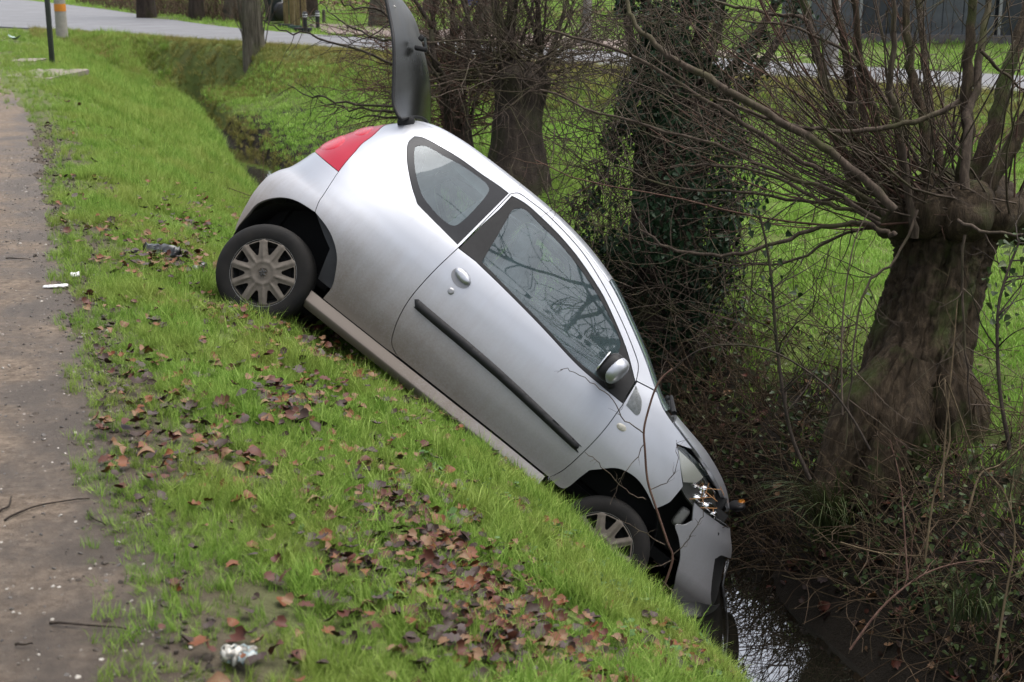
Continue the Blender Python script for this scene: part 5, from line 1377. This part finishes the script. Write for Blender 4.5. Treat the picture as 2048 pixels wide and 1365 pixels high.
# ---- background trees ---------------------------------------------
def plain_tree(label, X, Y, wpx, lean=0.0, mat=BK_GREY, h=6.0, seed=1, suckers=0, group=None, z=None, name='bare_tree', topless=False):
    r = random.Random(seed); b = land(X, Y)
    d = float((b - CAM) @ AF); rad = wpx / 2 / F_PX * d
    t = empty(name, b); tag(t, label, 'tree', group)
    P = [np.array([0, 0, -.6])]; 
    for i in range(1, 7): P.append(np.array([lean * i * h / 6 * .5 + r.gauss(0, .05), r.gauss(0, .05), i * h / 6]))
    link('trunk', trunk_mesh('trunk', P, [rad * 1.45, rad * 1.02, rad * .95, rad * .85, rad * .7, rad * .5, rad * .3], 18, 4, .12, seed, .3), mat, t)
    tb = Tubes(); tw = Tubes()
    for i in range(14):
        z0 = r.uniform(.4, 1) * h; f = z0 / h * 6; a = min(5, int(f)); p = P[a] + (P[a + 1] - P[a]) * (f - a)
        Q = shoot(p, (r.gauss(0, 1), r.gauss(0, 1), .8), h * .45 * r.uniform(.5, 1.1), .12, .03, 8, r); tb.add(Q, [rad * .3, rad * .06], 5); twigs_on(tw, Q, .01, 10, .9, .15, .03, 3, .2, 1, .9, r)
    for i in range(suckers):
        a = r.random() * 6.28; p = np.array([rad * math.cos(a) * 1.1, rad * math.sin(a) * 1.1, 0]); Q = shoot(p, (math.cos(a) * .12, math.sin(a) * .12, 1), r.uniform(.8, 2.0), .06, 0, 8, r); tw.add(Q, [.012, .006], 4)
    tag(link('branches', tb.mesh('branches'), mat, t), kind='stuff'); tag(link('twigs', tw.mesh('twigs'), mat, t), kind='stuff')
    return t
plain_tree('tree with grey bark and orange lichen at the end of the ditch', 509, 104, 33, .0, BK_GREY, 6, 41, 22)
gB = 'trees beyond the road'
for i, (X, Y, w, ln, mt, lb) in enumerate((
    (295, 36, 26, .0, BK_DARK, 'leftmost dark tree trunk beyond the road'), (393, 40, 20, .02, BK_DARK, 'thin straight dark trunk second from the left beyond the road'), (466, 42, 30, .12, BK_GREY, 'grey trunk leaning right beyond the road, left of the bin'),
    (612, 40, 34, .25, BK_DARK, 'dark trunk leaning right behind the timber stakes'), (755, 52, 30, .1, BK_GREY, 'broad grey trunk on the lawn left of the tailgate'), (858, 30, 26, .05, BK_GREY, 'grey trunk on the lawn just right of the tailgate'),
    (975, 70, 30, .0, BK_GREY, 'grey lawn tree behind the thick pollard willow'), (1168, 92, 14, .0, BK_BIRCH, 'slim pale sapling with a red band at its foot'), (1655, 152, 22, .12, BK_BIRCH, 'pale birch trunk leaning right behind the near willow'), (1965, 20, 34, .0, BK_GREY, 'grey tree in front of the dark barn'), (1250, 40, 26, .0, BK_DARK, 'dark tree behind the ivy near the far lawn edge'))):
    plain_tree(lb, X, Y, w, ln, mt, 6.5, 50 + i, 0, gB)
# brown undergrowth below the far trees
ug = Tubes(); r4 = random.Random(77)
for i in range(1500):
    X = r4.uniform(150, 520); Y = np.interp(X, [150, 300, 520], [6, 30, 44]) - abs(r4.gauss(0, 12)); b = at_z(X, Y, 0.05); b[2] = gz(b[0], b[1])
    ug.add(shoot(b, (r4.gauss(0, .5), r4.gauss(0, .4), 1), r4.uniform(.3, 1.3), .2, -.02, 5, r4), [.012, .004], 3)
tag(link('undergrowth', ug.mesh('undergrowth'), bark('dead_bracken', (.115, .075, .05), (.20, .14, .09), 5, (.08, .09, .035), .2)), 'brown leafless undergrowth under the trees beyond the road', 'undergrowth', None, 'stuff')
# ---- far bank tangle ----------------------------------------------
BR_T = Tubes(); r5 = random.Random(99); 
for i in range(2600):
    u = r5.uniform(3.6, 12.0); v = 4.06 + abs(r5.gauss(0, .6))
    x, y = uv2xy(u, v); b = np.array([x, y, float(gz(x, y))])
    if b[2] < WATER_Z - .1: continue
    d = np.array([VD[0] * -.35, VD[1] * -.35, 0]) + np.array([r5.gauss(0, .6), r5.gauss(0, .6), r5.uniform(.1, 1.1)])
    P = shoot(b, d, r5.uniform(.2, .95), .2, -.06, 7, r5); BR_T.add(P, [r5.uniform(.0028, .0055), .0018], 3)
tag(link('bramble_tangle', BR_T.mesh('bramble_tangle'), bark('dead_stalks', (.085, .056, .034), (.20, .14, .085), 9, (.06, .055, .02), .2)), 'tangle of dead bramble stalks along the far bank of the ditch', 'brambles', None, 'stuff')
BL = leafy_mat('bramble_leaf', [(.1, (.018, .035, .012)), (.5, (.04, .07, .022)), (.85, (.09, .12, .04)), (.97, (.16, .12, .06))], None, .2, .35)
n = 4800; u = RNG.uniform(3.6, 11.5, n); v = 4.06 + np.abs(RNG.normal(0, .55, n)); cs = place(u, v, 0); cs[:, 2] += RNG.random(n) ** 2 * .35
k = (cs[:, 2] > WATER_Z) & (fbm(u * 1.5, v * 1.5, 71, 3) > .40); cs = cs[k]
tag(link('bank_leaves', leaf_cloud('bank_leaves', cs, .034, BL, 8, np.tile([[-.2, -.5, .8]], (len(cs), 1))), BL), 'small dark bramble and ivy leaves covering the far bank', 'leaves', None, 'stuff')
# dead leaves on the far bank
u = RNG.uniform(3.5, 13, 1500); v = 3.95 + np.abs(RNG.normal(0, .6, 1500)); P = place(u, v, .015)
scatter('far_bank_litter', P, [m_ for k_ in ('dark brown', 'reddish brown', 'purplish grey', 'tan') for m_ in LEAFM[k_]], rots(len(P), .6), np.clip(RNG.normal(.05, .015, len(P)), .02, .09), 'dead leaves lying on the dark far bank below the willow', 'leaf litter')
# sedge clump hanging over the water
SEDGE = leafy_mat('sedge_blade', [(.1, (.025, .04, .014)), (.6, (.06, .085, .03)), (.95, (.13, .13, .05))], None, .2, .4)
def clump(label, X, Y, z, n, L, w, seed, mat, lean=1.5, name='sedge_clump'):
    b = at_z(X, Y, z); r = np.random.default_rng(seed); V = []; Fs = []
    for k_ in range(n):
        a = r.random() * 6.28; d = np.array([math.cos(a), math.sin(a), 0]) * .6 + np.array([-.55, -.75, 0]); d = d / np.linalg.norm(d); sd = np.array([-d[1], d[0], 0]); l = L * r.uniform(.5, 1.15); p = np.array([r.normal(0, .06), r.normal(0, .06), -.03]); b0 = len(V); ln = lean * r.uniform(.5, 1.2)
        for s in range(7):
            t_ = s / 6; wd_ = w * (1 - t_ ** 2)
            V += [p - sd * wd_ / 2, p + sd * wd_ / 2]; an = .25 + ln * t_ * 1.2; p = p + (d * math.sin(an) + np.array([0, 0, math.cos(an)])) * l / 6
        Fs += [(b0 + 2 * s, b0 + 2 * s + 1, b0 + 2 * s + 3, b0 + 2 * s + 2) for s in range(6)]
    o = link(name, mesh_np(name, V, Fs), mat); o.location = b; tag(o, label, 'sedge'); return o
clump('long-bladed sedge clump arching over the water beside the car nose', 1660, 1065, -1.45, 130, .75, .008, 3, SEDGE)
clump('smaller sedge clump low on the far bank at the bottom right', 1930, 1230, -1.3, 70, .5, .007, 4, SEDGE)
# saplings and stalks on the near part of the far bank
def stalk(name, label, pts, d0, r, mat, ntw=4, cat='stem', L=.3, group=None, leaves=0):
    P = catmull(pxd(pts, d0, .15), 4); b = P[0].copy(); t = empty(name, b); tag(t, label, cat, group)
    tb = Tubes(); tb.add(P - b, [r, r * .5], 5); link('main_stem', tb.mesh('main_stem'), mat, t)
    if ntw:
        tw = Tubes(); twigs_on(tw, P - b, r * .45, ntw, L, .15, .03, 3, .2, 1, .9, r5); tag(link('twigs', tw.mesh('twigs'), mat, t), kind='stuff')
    if leaves:
        f = np.random.default_rng(leaves); c_ = (P - b)[f.integers(len(P) // 2, len(P), leaves)] + f.normal(0, .06, (leaves, 3))
        tag(link('leaves', leaf_cloud('leaves', c_, .036, BL, leaves, np.tile([[0, -.6, .6]], (leaves, 1))), BL), kind='stuff').parent = t
BK_TAN = bark('tan_stalk', (.12, .088, .05), (.21, .16, .095), 20, None, .2)
stalk('sapling', 'thin sapling with a few green leaves between the ivy and the near willow', [(1620, 960), (1580, 860), (1555, 700), (1545, 580), (1535, 500), (1520, 430)], 7.6, .012, BK_DARK, 16, 'sapling', .45, leaves=26)
stalk('sapling', 'slender upright stem left of the near willow trunk', [(1685, 830), (1683, 700), (1690, 590), (1710, 480), (1740, 420)], 7.4, .006, BK_TWIG, 8, 'sapling', .4)
stalk('sapling', 'leafy sapling at the right edge beside the willow trunk', [(2020, 900), (2000, 780), (1995, 640), (2010, 560), (2040, 480)], 7.2, .012, BK_DARK, 14, 'sapling', .4, leaves=60)
stalk('dead_stalk', 'pale bare stalk in front of the willow trunk', [(1885, 1000), (1890, 880), (1905, 720), (1915, 600)], 7.0, .006, BK_TAN, 2, 'stalk')
stalk('dead_stalk', 'bent tan stalk right of the willow foot', [(1850, 1120), (1870, 980), (1900, 880), (1890, 760), (1930, 860), (1950, 920)], 6.8, .006, BK_TAN, 2, 'stalk')
stalk('dead_stalk', 'forked pale twig lying over the dark bank beside the sedge', [(1680, 1085), (1740, 1102), (1790, 1110), (1850, 1112)], 6.9, .005, BK_TAN, 3, 'stalk', .2)
stalk('dead_stalk', 'upright red-brown stalk in front of the dark bank', [(1815, 1160), (1808, 1050), (1800, 960), (1780, 880)], 6.6, .005, BK_RED, 3, 'stalk')
stalk('dead_stalk', 'long reddish bramble cane sloping across the bottom right bank', [(1700, 1300), (1760, 1220), (1830, 1160), (1900, 1130), (1990, 1118)], 6.2, .006, BK_RED, 6, 'bramble', .3)
stalk('dead_stalk', 'leaning stalk rising from the bottom right corner', [(1990, 1330), (2010, 1200), (2030, 1080), (2010, 990), (1960, 930)], 5.9, .006, BK_TAN, 3, 'stalk')
stalk('dead_stalk', 'pale curved cane at the foot of the willow on the right', [(1935, 1030), (1960, 950), (2000, 930), (2048, 890)], 6.9, .006, BK_TAN, 3, 'stalk')
stalk('dead_stalk', 'dark cane leaning left from the willow foot', [(1740, 900), (1700, 830), (1650, 770), (1560, 710), (1480, 690), (1400, 700), (1345, 740)], 7.0, .0065, BK_DARK, 5, 'bramble', .3)
# bramble arching in front of the car
t = empty('bramble_cane', at_depth(1322, 1180, 6.9)); tag(t, 'thin brown bramble cane arching up in front of the car wing', 'bramble'); o_ = np.array(t.location)
tb = Tubes(); P = catmull(pxd([(1322, 1190), (1345, 1120), (1335, 1085), (1310, 1010), (1295, 960), (1290, 900), (1288, 860), (1297, 820), (1310, 780), (1325, 755), (1345, 738)], 6.9), 4); tb.add(P - o_, [.0065, .005], 5); link('main_stem', tb.mesh('main_stem'), BK_RED, t)
tb = Tubes()
for pts, r in (([(1288, 868), (1250, 840), (1225, 800), (1190, 770), (1150, 745), (1122, 738)], .0032), ([(1287, 890), (1270, 920), (1240, 960), (1220, 1010)], .003), ([(1292, 1000), (1260, 985), (1220, 950), (1190, 920), (1170, 905)], .003), ([(1330, 1090), (1280, 1060), (1240, 1040)], .003), ([(1345, 1120), (1300, 1135), (1260, 1110)], .003), ([(1345, 1110), (1370, 1090), (1400, 1040), (1410, 1010)], .003), ([(1300, 980), (1340, 960), (1355, 920), (1352, 880)], .0025), ([(1322, 1160), (1350, 1190), (1372, 1230)], .003)):
    P = catmull(pxd(pts, 6.9, -.05), 4); P[1:] += np.array([[r5.gauss(0, .004) for _ in range(3)] for _ in P[1:]]); tb.add(P - o_, [r, r * .5], 4); twigs_on(tb, P - o_, .0014, 5, .07, .2, 0, 3, .2, 0, 1, r5)
tag(link('twigs', tb.mesh('twigs'), BK_TWIG, t), kind='stuff')
# bare trees behind the photographer, seen only mirrored in the car's windows and the water
for i, (x, y, h) in enumerate(((3.7, 2.3, 10), (5.2, -.6, 11), (-1.6, -5.5, 11), (2.4, -6.5, 12))):
    r = random.Random(300 + i); t = empty('bare_tree', (x, y, float(gz(x, y)) - .1)); tag(t, 'bare tree across the track, seen only mirrored in the car windows', 'tree', 'trees mirrored in the car windows')
    P = [np.array([r.gauss(0, .06), r.gauss(0, .06), h * k_ / 6]) for k_ in range(7)]; tb = Tubes(); tb.add(np.array(P), [.2, .03], 8); link('trunk', tb.mesh('trunk'), BK_DARK, t); tb = Tubes()
    for k_ in range(34):
        z0 = r.uniform(.18, 1); f = z0 * 6; a = min(5, int(f)); p = P[a] + (P[a + 1] - P[a]) * (f - a); Q = shoot(p, (r.gauss(0, 1), r.gauss(0, 1), .55), h * .34 * r.uniform(.5, 1.1), .13, .03, 8, r); tb.add(Q, [.05, .012], 4); twigs_on(tb, Q, .012, 9, 1.1, .15, .02, 3, .2, 2, .9, r)
    tag(link('branches', tb.mesh('branches'), BK_DARK, t), kind='stuff')
# ================================================================== things beside the track and the road
def ground_at(X, Y): return land(X, Y)
CONC = plain('weathered_concrete', (.36, .34, .29), .85, var=.18, scale=9, bump=.3)
SLABM = plain('concrete_slab_grey', (.24, .205, .165), .9, var=.22, scale=10, bump=.4)
b = ground_at(125, 80); t = empty('lamp_post', b); tag(t, 'pale concrete lamp post with an orange band at the top left', 'lamp post')
link('post', lathe('post', [(0, -.2), (.135, -.2), (.125, .6), (.115, 1.4), (.10, 3.2), (.07, 5.2), (0, 5.2)], 28, 'z'), CONC, t)
zb = .70
link('orange_band', lathe('orange_band', [(.122, zb - .08), (.1285, zb - .078), (.1275, zb + .078), (.121, zb + .08)], 28, 'z'), plain('orange_band', (.72, .26, .015), .5, var=.12), t)
tb = Tubes(); tb.add([(0, 0, 5.1), (.3, -.2, 5.4), (.8, -.5, 5.45)], .035, 8); link('arm', tb.mesh('arm'), CONC, t); link('lamp_head', box_mesh('lamp_head', (.5, .2, .1), (1.0, -.6, 5.45), .03), CONC, t)
b = ground_at(105, 132); t = empty('marker_post', b); tag(t, 'thin dark green post standing in front of the concrete lamp post', 'post')
bm = bmesh.new(); box_bm(bm, (.075, .075, 2.1), (0, 0, .9), None, .008); link('post', bm_mesh('post', bm), plain('dark_green_paint', (.018, .026, .016), .6, var=.3), t)
bm = bmesh.new(); box_bm(bm, (.42, .02, .30), (0, -.05, 1.85), None, .01); link('sign_plate', bm_mesh('sign_plate', bm), plain('sign_back', (.3, .3, .3), .5), t)
for lb, X, Y, sx, sy, rz in (('large concrete slab half sunk in grass beside the thin green post', 88, 150, .85, 1.3, .45), ('small concrete slab edge just behind the larger one', 58, 122, .45, .5, .45)):
    b = ground_at(X, Y); bm = bmesh.new(); box_bm(bm, (sx, sy, .09), (0, 0, 0), None, .02); 
    for v_ in bm.verts: v_.co += Vector((random.gauss(0, .008), random.gauss(0, .008), random.gauss(0, .004)))
    o = link('concrete_slab', bm_mesh('concrete_slab', bm), SLABM); o.location = b + np.array([0, 0, -.022]); o.rotation_euler = (.03, .0, -.25 + rz * .2); tag(o, lb, 'slab')
b = ground_at(30, 83); o = link('plastic_scrap', leaf_mesh('plastic_scrap', 501, .28, plain('pale_green_plastic', (.30, .42, .36), .4), False)); o.location = b + np.array([0, 0, .03]); tag(o, 'pale green plastic scrap by the track at the far left', 'litter')
# wheelie bin
b = ground_at(553, 47); t = empty('wheelie_bin', b, .35); tag(t, 'dark wheeled bin with a green lid behind the timber stakes', 'bin')
V = [(-.24, -.26, .06), (.24, -.26, .06), (.24, .26, .06), (-.24, .26, .06), (-.30, -.36, .95), (.30, -.36, .95), (.30, .36, .95), (-.30, .36, .95)]
bm = bmesh.new(); vs_ = [bm.verts.new(v_) for v_ in V]
for f in ((0, 3, 2, 1), (4, 5, 6, 7), (0, 1, 5, 4), (1, 2, 6, 5), (2, 3, 7, 6), (3, 0, 4, 7)): bm.faces.new([vs_[i] for i in f])
bmesh.ops.bevel(bm, geom=bm.edges[:], offset=.03, segments=3, affect='EDGES'); link('body', bm_mesh('body', bm), plain('bin_dark', (.014, .024, .026), .45, var=.3), t)
bm = bmesh.new(); box_bm(bm, (.64, .76, .07), (0, 0, .99), Euler((.06, 0, 0)).to_matrix(), .025); link('lid', bm_mesh('lid', bm), plain('bin_lid_green', (.04, .20, .085), .4, var=.2), t)
for sx in (-1, 1): link('bin_wheel', lathe('bin_wheel', [(0, sx * .27), (.10, sx * .27), (.10, sx * .32), (0, sx * .32)], 18), TRIM, t).rotation_euler = (0, 0, math.pi / 2)
link('sticker', box_mesh('sticker', (.07, .004, .16), (.14, -.33, .62), .001), plain('sticker_white', (.7, .7, .7), .4), t); link('bag', blob('bag', (.06, -.38, .33), .20, .06, .26), plain('black_bag', (.01, .01, .011), .35), t)
# green utility cabinet seen beside the bin
b = ground_at(570, 38); o = link('utility_box', box_mesh('utility_box', (.5, .35, 1.0), (0, 0, .45), .02), plain('cabinet_green', (.05, .17, .09), .5, var=.2)); o.location = b + np.array([.25, .6, 0]); tag(o, 'mid green box standing behind the dark bin', 'cabinet')
# timber stakes with tyre-rubber kerb
WOOD = bark('stake_wood', (.26, .20, .095), (.38, .30, .16), 10, None, .3)
for lb, X, Y, w in (('left timber tree stake pair beside the bin', 579, 56, .13), ('right timber tree stake pair by the bollards', 602, 60, .12)):
    b = ground_at(X, Y); t = empty('timber_stake', b); tag(t, lb, 'stake')
    for k_, dx in enumerate((-.075, .075)):
        bm = bmesh.new(); box_bm(bm, (w, w * .9, 2.3), (dx, .05 * k_, 1.0), Euler((0, random.gauss(0, .015), 0)).to_matrix(), .012); link('post', bm_mesh('post', bm), WOOD, t)
for lb, X, Y, sx in (('black rubber kerb piece under the left stake', 572, 57, .42), ('dark green rubber kerb piece between the stakes', 590, 60, .35), ('black rubber kerb piece at the foot of the bollard', 606, 65, .45)):
    b = ground_at(X, Y); o = link('rubber_kerb', box_mesh('rubber_kerb', (sx, .16, .12), (0, 0, .05), .03), TRIM if 'black' in lb else plain('kerb_green', (.012, .05, .03), .5)); o.location = b; o.rotation_euler = (0, 0, -.5); tag(o, lb, 'kerb')
# bollards with reflective rings and a mesh panel between them
for lb, X, Y in (('dark bollard with white rings left of the mesh panel', 611, 66), ('dark bollard with white rings right of the mesh panel', 636, 62)):
    b = ground_at(X, Y); t = empty('bollard', b); tag(t, lb, 'bollard', 'bollards by the road')
    link('post', lathe('post', [(0, -.1), (.05, -.1), (.05, .34), (.056, .36), (.056, .47), (.04, .49), (0, .49)], 18, 'z'), plain('bollard_dark', (.018, .019, .024), .5), t)
    for z0 in (.36, .41): link('white_ring', lathe('white_ring', [(.0575, z0), (.059, z0 + .002), (.059, z0 + .02), (.0575, z0 + .022)], 18, 'z'), plain('ring_white', (.7, .7, .7), .4), t)
b0 = ground_at(612, 63); b1 = ground_at(634, 61); t = empty('mesh_panel', b0); tag(t, 'low wire mesh panel between the two bollards', 'fence')
tb = Tubes(); dv = b1 - b0
for k_ in range(9): tb.add([dv * k_ / 8 + [0, 0, 0], dv * k_ / 8 + [0, 0, .36]], .004, 3)
for k_ in range(6): tb.add([[0, 0, .36 * k_ / 5], dv + [0, 0, .36 * k_ / 5]], .005, 3)
tag(link('wires', tb.mesh('wires'), plain('wire_grey', (.20, .20, .18), .6), t), kind='stuff')
b = ground_at(648, 46); t = link('fence_post', lathe('fence_post', [(0, -.1), (.05, -.1), (.045, .34), (.0, .36)], 14, 'z'), BK_GREY); t.location = b; tag(t, 'short weathered wooden post on the lawn right of the bollards', 'post')
# dark barn in the background on the right
g0 = ground_at(1560, 84); g1 = ground_at(2120, 92); dv = (g1 - g0); L = float(np.hypot(dv[0], dv[1])); an = math.atan2(dv[1], dv[0])
t = empty('barn', g0, an); tag(t, 'dark grey boarded barn behind the meadow at the top right', 'building')
BOARD = plain('grey_boards', (.13, .14, .155), .8, var=.35, scale=4, bump=.3)
x = 0.0; i = 0; bm0 = box_mesh('board', (.19, .03, 2.9), (0, 0, 1.55), .006); bm0.materials.append(BOARD)
holes_ = [(1.6, 2.5), (4.3, 5.4)]
while x < L:
    if not any(a < x + .1 < b_ for a, b_ in holes_):
        o = link('board', bm0, None, t); o.location = (x + .1, -.015 + random.gauss(0, .004), 0); o.rotation_euler = (0, random.gauss(0, .003), 0)
    x += .2
link('wall', box_mesh('wall', (L, 4.0, 3.0), (L / 2, 2.05, 1.5), .01), plain('barn_core', (.03, .033, .04), .9), t)
link('plinth', box_mesh('plinth', (L + .05, .12, .22), (L / 2, -.03, .08), .01), plain('plinth_brick', (.13, .12, .115), .9, bump=.4, scale=14), t)
for (a, b_) in holes_:
    d = link('barn_door', box_mesh('barn_door', (b_ - a - .02, .05, 2.1), ((a + b_) / 2, 0, 1.1), .01), plain('door_dark', (.045, .05, .065), .5), t)
    link('door_frame', box_mesh('door_frame', (.06, .07, 2.2), (a, -.03, 1.12), .008), plain('frame_pale', (.4, .4, .4), .6), d); link('door_frame', box_mesh('door_frame', (.06, .07, 2.2), (b_, -.03, 1.12), .008), plain('frame_pale', (.4, .4, .4), .6), d)
bm = bmesh.new(); box_bm(bm, (L + .6, 5.4, .14), (L / 2, 2.0, 3.3), Euler((.2, 0, 0)).to_matrix(), .02); link('roof', bm_mesh('roof', bm), plain('roof_sheet', (.12, .12, .125), .7), t)
# blue container behind the pollards
b = ground_at(958, 14); t = empty('blue_container', b, -.2); tag(t, 'bright blue container glimpsed behind the pollard shoots', 'container')
link('body', box_mesh('body', (1.0, .8, 1.2), (0, 0, .65), .05), plain('blue_paint', (.02, .06, .30), .4, var=.2), t); link('lid', box_mesh('lid', (1.06, .86, .1), (0, 0, 1.28), .03), plain('blue_lid', (.03, .08, .34), .4), t)
# litter band at the far edge of the lawn
fl = RNG.uniform(0, 1, 5000); X = 640 + fl * 900; Y = np.interp(fl, [0, .4, 1], [8, 26, 46]) + RNG.normal(0, 7, 5000); P = np.array([at_z(a, max(-30, b_), .03) for a, b_ in zip(X, Y)])
scatter('lawn_leaf_litter', P, LEAFM['tan'] + LEAFM['reddish brown'], rots(len(P), .4), RNG.uniform(.06, .16, len(P)), 'pale brown leaf litter along the far edge of the lawn', 'leaf litter')
# ---- debris on the verge ------------------------------------------
def shard(name, label, X, Y, size, seed, mat, cat, rz=0, flat=.35, lift=.03):
    r = np.random.default_rng(seed); b = ground_at(X, Y); n, m_ = 12, 7; V = []; Fs = []
    for i in range(n):
        for j in range(m_):
            a, c = i / (n - 1) - .5, j / (m_ - 1) - .5
            w = (1 - (2 * abs(a)) ** 3 * .7) * (1 + .25 * math.sin(i * 2.3 + seed))
            V.append((a * size[0], c * size[1] * w, size[2] * (.9 * (1 - (2 * c) ** 2) - .6 * (2 * a) ** 2 * flat) + r.normal(0, size[2] * .12)))
    for i in range(n - 1):
        for j in range(m_ - 1):
            if r.random() < .05: continue
            a = i * m_ + j; Fs.append((a, a + 1, a + m_ + 1, a + m_))
    me = mesh_np(name, V, Fs, True, 50); me.materials.append(mat); o = link(name, me); md = o.modifiers.new('thick', 'SOLIDIFY'); md.thickness = .004
    o.location = b + np.array([0, 0, lift]); o.rotation_euler = (r.normal(0, .15), r.normal(0, .15), rz); tag(o, label, cat); return o
BLK = Mat('broken_black_plastic', (.012, .013, .014), .3, 0, .5); BLK.col(BLK.ramp(BLK.noise(40, 5), [(.45, (.010, .011, .012)), (.62, (.05, .055, .058)), (.75, (.30, .32, .32))])); BLK = BLK.m
shard('plastic_trim_piece', 'broken black plastic trim lying in the grass left of the rear wheel', 325, 520, (.25, .11, .07), 3, BLK, 'debris', -.3)
shard('plastic_trim_piece', 'small black plastic fragment on leaves next to the rear wheel', 398, 550, (.11, .06, .04), 5, BLK, 'debris', .6)
WP = plain('white_plastic', (.9, .9, .88), .4, var=.08)
shard('white_plastic_scrap', 'long white plastic scrap on the track edge', 112, 579, (.13, .04, .012), 7, WP, 'litter', .1, .2, .012)
shard('white_plastic_scrap', 'small white crumpled scrap just above the longer one', 150, 558, (.045, .035, .02), 8, WP, 'litter', .5, .2, .015)
cm = Mat('printed_carton', (.5, .5, .48), .5); cm.col(cm.ramp(cm.noise(25, 2), [(.40, (.62, .60, .54)), (.5, (.10, .085, .06)), (.56, (.30, .42, .46)), (.66, (.65, .65, .6))])); 
shard('crushed_carton', 'crushed white and blue drink carton at the bottom edge of the verge', 478, 1335, (.085, .07, .03), 11, cm.m, 'litter', .2, .3, .03)
# twigs on the track
for i, (lb, pts) in enumerate((('thin forked twig on the track at the left edge', [(0, 1030), (18, 1022), (24, 1000)]), ('long thin twig across the lower track', [(100, 1255), (180, 1262), (262, 1268)]), ('short curved twig near the verge, halfway down the track', [(176, 1030), (186, 1046), (212, 1058)]), ('small dark stick at the bottom left of the track', [(32, 1298), (50, 1301), (66, 1296)]), ('straight twig lying flat at the upper track edge', [(12, 521), (40, 523), (62, 524)]), ('bent twig pointing to the verge in the middle of the track', [(10, 1048), (50, 1030), (90, 1018), (180, 1004)]))):
    P = np.array([ground_at(*q_) + np.array([0, 0, .012]) for q_ in pts]); P = catmull(P, 4); tb = Tubes(); b = P[0].copy(); P[1:-1, 2] += .004; tb.add(P - b, [.004, .002], 5, True, .3); o = link('twig', tb.mesh('twig'), BK_DARK); o.location = b; tag(o, lb, 'twig', 'twigs on the track')

# culvert mouth where the ditch goes under the road
b = land(418, 150) + np.array([.05, .35, -.12]); t = empty('culvert', b, TH + .1); tag(t, 'dark culvert mouth where the ditch runs under the road', 'culvert')
link('pipe', lathe('pipe', [(.26, 1.2), (.26, 0), (.30, 0), (.30, 1.2)], 24), DARK, t); link('dark_inside', lathe('dark_inside', [(0, .5), (.26, .5)], 24), DARK, t)
